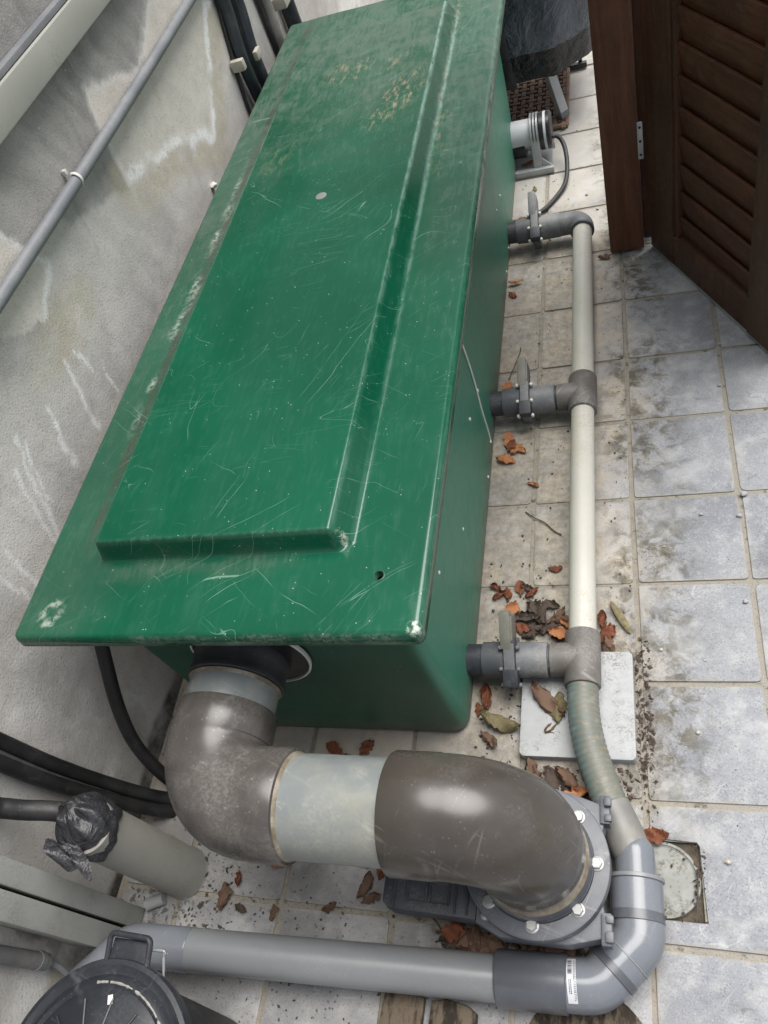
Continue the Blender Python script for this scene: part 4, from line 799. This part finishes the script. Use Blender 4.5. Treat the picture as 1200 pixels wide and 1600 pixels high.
def loft(rings): 
    V = []; F = []; n = len(rings[0])
    for r in rings: V += r
    for i in range(len(rings) - 1):
        for k in range(n): F.append((i * n + k, i * n + (k + 1) % n, (i + 1) * n + (k + 1) % n, (i + 1) * n + k))
    F.append(tuple(range((len(rings) - 1) * n, len(rings) * n))); F.append(tuple(reversed(range(n)))); return V, F
def bag_ring(z, gx, gy, wob, seed):
    rr = random.Random(seed); P = subdiv_loop([(-.66 - gx, 2.715 - gy), (-.225 + gx, 2.713 - gy), (-.205 + gx, 2.722 - gy), (-.115 + gx, 2.80 - gy * .7), (-.10 + gx, 2.83), (-.09 + gx, 3.18 + gy), (-.12 + gx, 3.20 + gy), (-.66 - gx, 3.20 + gy)], counts=(14, 1, 4, 1, 11, 1, 17, 15)); return [(x + rr.uniform(-wob, wob), y + rr.uniform(-wob, wob), z + rr.uniform(-wob, wob)) for x, y in P]
zs_ = [.205, .215, .25, .285, .292]; V, F = loft([bag_ring(z, .004 + .002 * i, .004, .003, 5) for i, z in enumerate(zs_)]); MB().add(V, F).build('cover_skirt', M['tarp_black'], bq, angle=80)
zs_ = [.292, .30, .34, .39, .45, .52, .60, .66, .69]; V, F = loft([bag_ring(z, .012 + .05 * max(0, z - .3) - (.9 * max(0, z - .62)), .006 - .9 * max(0, z - .62), .0032, 9 + i) for i, z in enumerate(zs_)]); MB().add(V, F).build('cover', M['tarp_grey'], bq, angle=80)
MB().box((-.372, 2.700, .33), (.034, .005, .27), Matrix.Rotation(-.08, 3, 'Y'), .001).build('strap', M['rubber'], bq)
MB().box((-.372, 2.698, .26), (.044, .010, .05), None, .003).build('buckle', M['black_plastic'], bq)
for (x0, y0, x1, y1) in ((-.215, 2.79, -.262, 2.84), (-.62, 2.79, -.60, 2.84), (-.215, 3.15, -.262, 3.1), (-.62, 3.15, -.60, 3.1)):
    d = Vector((x1 - x0, y1 - y0, .20)); R = d.to_track_quat('Z', 'Y').to_matrix(); c = Vector((x0, y0, .028)) + d * .5
    lg = MB().box(c, (.034, .026, d.length), R, .003).build('leg', M['alu'], bq); MB().box((x0 - .001, y0 - .001, .026), (.037, .03, .022), R, .003).build('foot', M['valve_grey'], lg)
MB().box((-.172, 3.14, .014), (.075, .018, .02), bev=.003).box((-.158, 3.17, .03), (.014, .05, .05), bev=.003).build('foot_bar', M['black_plastic'], bq)
pm = thing('air_pump', 'white and black cylindrical pump in a grey bracket behind the box', 'pump', (-.33, 2.56, 0))
py, pz = 2.565, .105
MB().lathe([(0, .044), (.002, .046), (.17, .046), (.172, .044)], (-.475, py, pz), (1, 0, 0), 36).build('barrel', M['white_plastic'], pm)
MB().lathe([(0, .056), (.002, .058), (.034, .058), (.038, .054)], (-.278, py, pz), (1, 0, 0), 36).build('end_cap', M['black_plastic'], pm)
MB().lathe([(.004, .0586), (.012, .0586)], (-.267, py, pz), (1, 0, 0), 36, False).build('shiny_band', M['white_plastic'], pm)
MB().lathe([(0, .040), (.02, .044), (.12, .046)], (-.45, py, pz - .028), (1, 0, 0), 24).build('underside_case', M['black_plastic'], pm)
for dx in (0, .010, .020): MB().lathe([(0, .0535), (0, .0600), (.006, .0600), (.006, .0535)], (-.306 + dx, py, pz), (1, 0, 0), 36, False).build('cooling_rib', M['alu'], pm)
for sg in (-1, 1): MB().box((-.293, py + .062 * sg, .062), (.028, .008, .085), Matrix.Rotation(.18 * sg, 3, 'X'), .002).build('bracket', M['alu'], pm)
fo = MB(); fo.box((-.36, py - .078, .0115), (.235, .018, .021), None, .002).box((-.36, py + .072, .0115), (.235, .018, .021), None, .002).box((-.36, py, .006), (.22, .14, .006), None, .001); fo.build('base_frame', M['alu'], pm)
gs = MB(); gs.add([(-.278, py - .07, .022), (-.278, py - .066, .022), (-.278, py - .066, .052), (-.278, py - .07, .05), (-.250, py - .07, .022), (-.250, py - .066, .022)], [(0, 1, 2, 3), (0, 3, 4), (1, 5, 2), (3, 2, 5, 4), (0, 4, 5, 1)]).build('gusset', M['alu'], pm, smooth=False)
MB().tube(catmull([(-.243, py - .01, .085), (-.222, py - .01, .080), (-.205, 2.53, .06), (-.197, 2.46, .035), (-.205, 2.38, .016), (-.24, 2.31, .010), (-.275, 2.265, .008), (-.32, 2.235, .008), (-.365, 2.225, .008)], 8), .0072, 14).build('power_cable', M['hose_black'], pm)

# ------------------------------------------------------------------ leaves, pebbles, litter
def leaf_mesh(seed, mat):
    r = random.Random(seed); nu, nw = 13, 9; V = []; F = []; curl = r.uniform(.7, 2.3); bend = r.uniform(-1.0, 1.8); ph = r.uniform(0, 6); flip = r.random() < .45; tw = r.uniform(-.9, .9)
    fr = [(r.uniform(4, 17), r.uniform(4, 17), r.uniform(0, 6), r.uniform(.012, .045)) for _ in range(6)]; edge = [r.uniform(.62, 1.15) for _ in range(2 * nu)]
    for i in range(nu):
        t = i / (nu - 1); w0 = .33 * math.sin(PI * min(1, t * .95 + .04)) ** .7 + .012
        for j in range(nw):
            s_ = (j / (nw - 1) - .5) * 2; w = w0 * (1 + (edge[i + (nu if s_ > 0 else 0)] - 1) * abs(s_)); a = s_ * curl * .8 + tw * (t - .5); rad = w / max(.3, curl * .8)
            x = (t - .5) * (1 - .10 * abs(s_)); y = rad * math.sin(a) + .08 * math.sin(2.2 * t + ph); z = rad * (1 - math.cos(a)) + .22 * bend * (t - .5) ** 2 + sum(am * math.sin(fx * t + fy * s_ * .5 + p_) for fx, fy, p_, am in fr) + .03 * abs(s_) * math.sin(15 * t + ph) + r.uniform(-.012, .012)
            V.append([x, y, -z if flip else z])
    zmin = min(v[2] for v in V)
    for v in V: v[2] -= zmin
    for i in range(nu - 1):
        for j in range(nw - 1):
            if (j in (0, nw - 2) and r.random() < .16) or (i in (0, nu - 2) and j in (0, 1, nw - 3, nw - 2) and r.random() < .5): continue
            F.append((i * nw + j, (i + 1) * nw + j, (i + 1) * nw + j + 1, i * nw + j + 1))
    me = bpy.data.meshes.new('dry_leaf'); me.from_pydata([tuple(v) for v in V], [], F); me.update(); me.polygons.foreach_set('use_smooth', [True] * len(F)); me.set_sharp_from_angle(angle=math.radians(50)); me.materials.append(mat); return me
LM = [[leaf_mesh(100 + 7 * m + v, LEAF[m]) for v in range(5)] for m in range(5)]
def leaf(x, y, size, m, label, group, z=.0015, rot=None):
    o = bpy.data.objects.new('dry_leaf', random.choice(LM[m])); COL.objects.link(o); o.location = (x, y, z); size *= .88; o.scale = (size, size, size * .85); o.rotation_euler = (random.uniform(-.25, .25) if rot is None else 0, random.uniform(-.2, .2), random.uniform(0, 6.28) if rot is None else rot)
    tag(o, label, 'leaf', group)
def leaves(items, label, group):
    for k, it in enumerate(items): leaf(*it[:4], label if isinstance(label, str) else label[k], group, *(it[4:]))
leaves([(-.345, 1.50, .05, 0), (-.318, 1.485, .04, 1)], ['orange leaf behind the middle slide valve, the one touching the box', 'rusty leaf behind the middle slide valve, right of the orange one'], 'leaves behind the middle valve')
leaves([(-.335, 1.315, .062, 0), (-.312, 1.28, .05, 0), (-.338, 1.245, .06, 0), (-.300, 1.275, .04, 0), (-.325, 1.29, .045, 1, .008)], ['largest orange leaf just in front of the middle slide valve', 'orange leaf in the middle of the cluster before the middle valve', 'lowest orange leaf of the cluster, against the box foot', 'small orange leaf farthest right in the cluster before the middle valve', 'rust coloured leaf lying on top of the cluster before the middle valve'], 'orange leaves at the middle valve')
leaf(-.268, 1.165, .036, 0, 'lone small orange leaf on the paving between the box and the white pipe', None)
leaf(-.210, .93, .036, 1, 'small rusty leaf touching the white pipe before the nearest tee', None)
leaves([(-.338, .885, .036, 1), (-.330, .862, .04, 1), (-.312, .868, .036, 1), (-.286, .882, .048, 1), (-.268, .878, .045, 3), (-.258, .868, .042, 1)], ['small rusty leaf nearest the box in the row behind the nearest valve', 'second rusty leaf from the box in the row behind the nearest valve', 'third rusty leaf from the box in the row behind the nearest valve', 'largest rusty leaf in the row behind the nearest valve', 'only dark brown leaf in the row behind the nearest valve', 'rusty leaf farthest from the box in the row behind the nearest valve'], 'rusty leaves in a row')
leaf(-.306, .825, .062, 0, 'wide flat orange leaf just behind the nearest valve handle', None)
leaves([(-.268, .805, .075, 3), (-.243, .82, .085, 3), (-.225, .785, .07, 3), (-.205, .81, .06, 2), (-.255, .775, .06, 3), (-.275, .782, .05, 1), (-.190, .80, .05, 2), (-.22, .835, .05, 3), (-.195, .765, .05, 3)], ['dark leaf at the middle of the pile left of the white pipe', 'largest dark leaf at the back of the pile left of the white pipe', 'dark leaf at the front of the pile left of the white pipe', 'brown leaf at the right of the pile left of the white pipe', 'dark leaf behind the nearest valve collar at the front left of the pile', 'rusty leaf tucked right behind the nearest valve handle', 'brown leaf of the dark pile that touches the white pipe', 'small dark leaf farthest back in the pile left of the white pipe', 'small dark leaf of the pile tucked against the nearest tee'], 'dark leaves left of the white pipe')
leaf(-.192, .765, .070, 0, 'pale orange leaf leaning on the nearest tee', None, .012)
leaf(-.183, .79, .04, 0, 'small orange leaf against the white pipe above the pale orange one', None, .008)
leaves([(-.108, .80, .05, 1), (-.102, .765, .06, 1), (-.098, .74, .05, 2), (-.092, .775, .045, 1), (-.105, .73, .05, 3)], ['rusty leaf right of the white pipe, farthest from the nearest tee', 'largest rusty leaf wedged right of the white pipe', 'brown leaf right of the nearest tee', 'small rusty leaf touching the seed pod side of the leaf cluster', 'dark leaf at the concrete slab corner right of the nearest tee'], 'rusty leaves right of the white pipe')
leaf(-.340, .628, .065, 1, 'red brown leaf below the nearest valve beside the box corner', None)
leaf(-.358, .60, .034, 1, 'tiny red leaf under the red brown one at the box corner', None)
leaf(-.312, .575, .10, 4, 'large olive brown leaf beside the concrete slab', None)
leaf(-.330, .533, .058, 2, 'round brown leaf below the olive one beside the slab', None)
leaf(-.215, .62, .105, 2, 'large dark curled leaf lying on the concrete slab', None, .012)
leaf(-.190, .60, .075, 4, 'narrow tan curled leaf next to the dark one on the slab', None, .018)
leaf(-.208, .565, .05, 2, 'small brown leaf on the slab below the large curled leaf', None, .012)
leaves([(-.235, .475, .08, 2), (-.205, .46, .075, 3), (-.18, .465, .07, 2), (-.16, .445, .07, 3), (-.22, .44, .06, 2), (-.175, .425, .05, 1)], ['brown leaf at the left end of the litter below the slab', 'dark leaf in the middle of the litter below the slab', 'brown leaf of the litter below the slab near the hose', 'dark leaf touching the hose below the slab', 'small brown leaf beside the shiny elbow below the slab', 'rusty leaf right behind the valve flange below the slab'], 'brown leaves below the slab')
leaf(-.170, .43, .085, 0, 'upright orange leaf beside the hose above the valve', None, .012)
leaves([(-.655, .505, .055, 1), (-.585, .512, .05, 1), (-.63, .49, .035, 3)], ['rusty leaf under the box front, left one', 'rusty leaf under the box front, right one', 'tiny dark leaf under the box front between two rusty ones'], 'leaves under the box front')
leaf(-.728, .275, .042, 0, 'orange leaf right below the dusty elbow', None); leaf(-.706, .285, .03, 0, 'tiny orange leaf beside the one below the dusty elbow', None)
leaf(-.808, .243, .034, 1, 'small rusty leaf right of the stub pipe foot', None)
leaf(-.828, .21, .058, 2, 'large brown leaf below the stub pipe foot', None)
leaf(-.787, .193, .034, 3, 'small dark leaf touching the grey pipe, left of two', None); leaf(-.717, .19, .036, 2, 'small dark leaf touching the grey pipe, right of two', None)
leaf(-.608, .213, .036, 2, 'single brown leaf on the paving between pipe and pale section', None)
leaf(-.545, .255, .06, 2, 'tall brown leaf left of the dark blade box', None); leaf(-.525, .231, .05, 2, 'squat brown leaf touching the dark blade box corner', None)
leaf(-.517, .285, .045, 1, 'red leaf peeking out from under the pale pipe piece', None); leaf(-.553, .295, .04, 3, 'dark leaf under the pale pipe piece', None)
pl = []
for k in range(18): pl.append((random.uniform(-.385, -.165), random.uniform(.172, .215), random.uniform(.05, .09), random.choice((1, 2, 2, 3, 3, 2)), random.uniform(.001, .014)))
leaves(pl, 'brown leaf in the heap between the big valve and the grey pipe', 'leaf heap under the valve')
leaf(-.030, .375, .060, 1, 'rust red leaf lying on the drain cover edge', None, .002)
leaves([(-.345, 2.245, .04, 0), (-.305, 2.40, .03, 4)], ['orange leaf behind the far slide valve', 'olive leaf in front of the pump base'], 'leaves at the far valve')
leaves([(-.345, 1.93, .05, 0), (-.35, 1.88, .04, 1)], ['orange leaf at the box foot before the far elbow', 'rusty leaf at the box foot below the orange one'], 'leaves at the box foot')
leaf(-.088, 1.985, .045, 2, 'dark brown leaf at the foot of the wooden post', None)
leaf(-.33, 2.535, .05, 1, 'rusty leaf lying on the pump base frame', None, .012)
pod = MB(); pod.tube(catmull([(-.095, .842, .006), (-.082, .818, .008), (-.068, .79, .008), (-.056, .768, .006)], 5), [.0012] + [.0025 + .0055 * math.sin(PI * k / 16) ** .8 for k in range(1, 15)] + [.001], 10, sq=(.5, 1)); pod.build('seed_pod', LEAF[4], label='long pale seed pod lying right of the nearest tee', cat='seed pod')
for x, y, s_, lab in ((.098, 1.054, .006, 'white pebble on the slab right of the pipe middle'), (.174, 1.045, .008, 'largest white pebble on the right joint line'), (.019, .975, .0045, 'tan pebble on the slab beside the pipe'), (.164, .837, .0078, 'lone white pebble near the right picture edge'), (.000, .733, .0058, 'round tan pebble right of the seed pod'), (.079, .710, .0042, 'tiny grey pebble right of the round tan one'), (.055, .566, .0058, 'tan pebble on the slab right of the concrete slab'), (.084, .345, .0085, 'beige pebble right of the drain cover'), (.184, 1.573, .006, 'white pebble in the joint near the door, farther one'), (.170, 1.431, .006, 'white pebble in the joint near the door, nearer one'), (-.138, 2.317, .007, 'white pebble behind the far elbow, left one'), (-.106, 2.232, .006, 'white pebble behind the far elbow, right one'), (.188, 1.102, .011, 'white stone lying on the right joint')):
    s_ *= .68; MB().ico((x, y, s_ * .62), s_, 2, .28, (1, random.uniform(.65, 1.1), .65)).build('pebble', M['concrete'] if 'white' in lab else M['clip'], label=lab, cat='pebble', group='pebbles on the paving', angle=80)
for pts, lab in (([(-.282, 1.088, .003), (-.262, 1.07, .004), (-.235, 1.052, .004), (-.215, 1.03, .003), (-.198, 1.018, .003)], 'dark bent twig left of the white pipe'), ([(.030, .262, .003), (.034, .30, .006), (.036, .33, .004)], 'thin twig at the edge of the drain hole'), ([(-.43, .225, .004), (-.40, .205, .008), (-.385, .185, .006)], 'dark twig beside the blade box'), ([(-.345, 1.53, .004), (-.318, 1.60, .02), (-.312, 1.62, .03)], 'dry stalk behind the middle valve handle')):
    MB().tube(catmull(pts, 4), .0014, 6).build('twig', LEAF[3], label=lab, cat='twig')
# uncountable crumbs of leaf and soil
def crumbs(name, regions, mat, label):
    V = []; F = []
    for (x0, x1, y0, y1, n, s0, s1) in regions:
        for _ in range(n):
            x, y = random.uniform(x0, x1), random.uniform(y0, y1); s_ = s0 * .5 + (s1 - s0) * random.random() ** 3.2 * 1.3; a = random.uniform(0, 6.28); e = random.uniform(.25, .9); o = len(V); zz = .0012
            ca, sa = math.cos(a) * s_, math.sin(a) * s_
            V += [(x + ca, y + sa, zz), (x - sa * e, y + ca * e, zz), (x - ca, y - sa, zz + s_ * random.uniform(0, .4)), (x + sa * e, y - ca * e, zz), (x, y, zz + s_ * random.uniform(.3, .8))]
            F += [(o, o + 1, o + 4), (o + 1, o + 2, o + 4), (o + 2, o + 3, o + 4), (o + 3, o, o + 4), (o, o + 3, o + 2, o + 1)]
    MB().add(V, F).build(name, mat, smooth=False, label=label, cat='litter', kind='stuff')
crumbs('leaf_litter', [(-.36, -.18, .75, .95, 120, .001, .005), (-.30, -.17, 1.0, 2.1, 200, .0008, .004), (-.115, -.045, .70, 2.0, 240, .0008, .0035), (-.052, -.022, .47, .76, 420, .0015, .006), (-.25, -.05, .44, .492, 330, .0015, .007), (-.05, -.02, .38, .47, 60, .001, .004), (-.365, -.27, .48, .72, 130, .001, .005), (-.40, -.10, .165, .20, 420, .0015, .008), (-.085, .05, .25, .372, 90, .001, .004), (.03, .05, .25, .372, 90, .001, .005), (-.35, -.2, 2.0, 2.5, 110, .001, .004), (-.20, -.05, 2.3, 2.75, 60, .001, .004)], LEAF[3], 'dark crumbs of leaf and soil scattered along the joints and slab edges')
crumbs('grit', [(-.90, -.48, .16, .50, 420, .0006, .0036), (-.95, -.80, .12, .30, 260, .001, .006), (-.80, -.2, -.02, .09, 260, .0008, .0045), (.0, .2, .2, 1.5, 60, .0006, .002), (-.35, -.06, .5, 2.1, 160, .0006, .002)], M['soil'], 'fine black grit on the paving around the pipes')
crumbs('dust_fluff', [(-1.06, -.88, .10, .21, 380, .001, .006), (-1.06, -.95, .28, .50, 240, .001, .005)], M['conduit_dark'], 'grey dust and fluff gathered where the wall meets the ground')
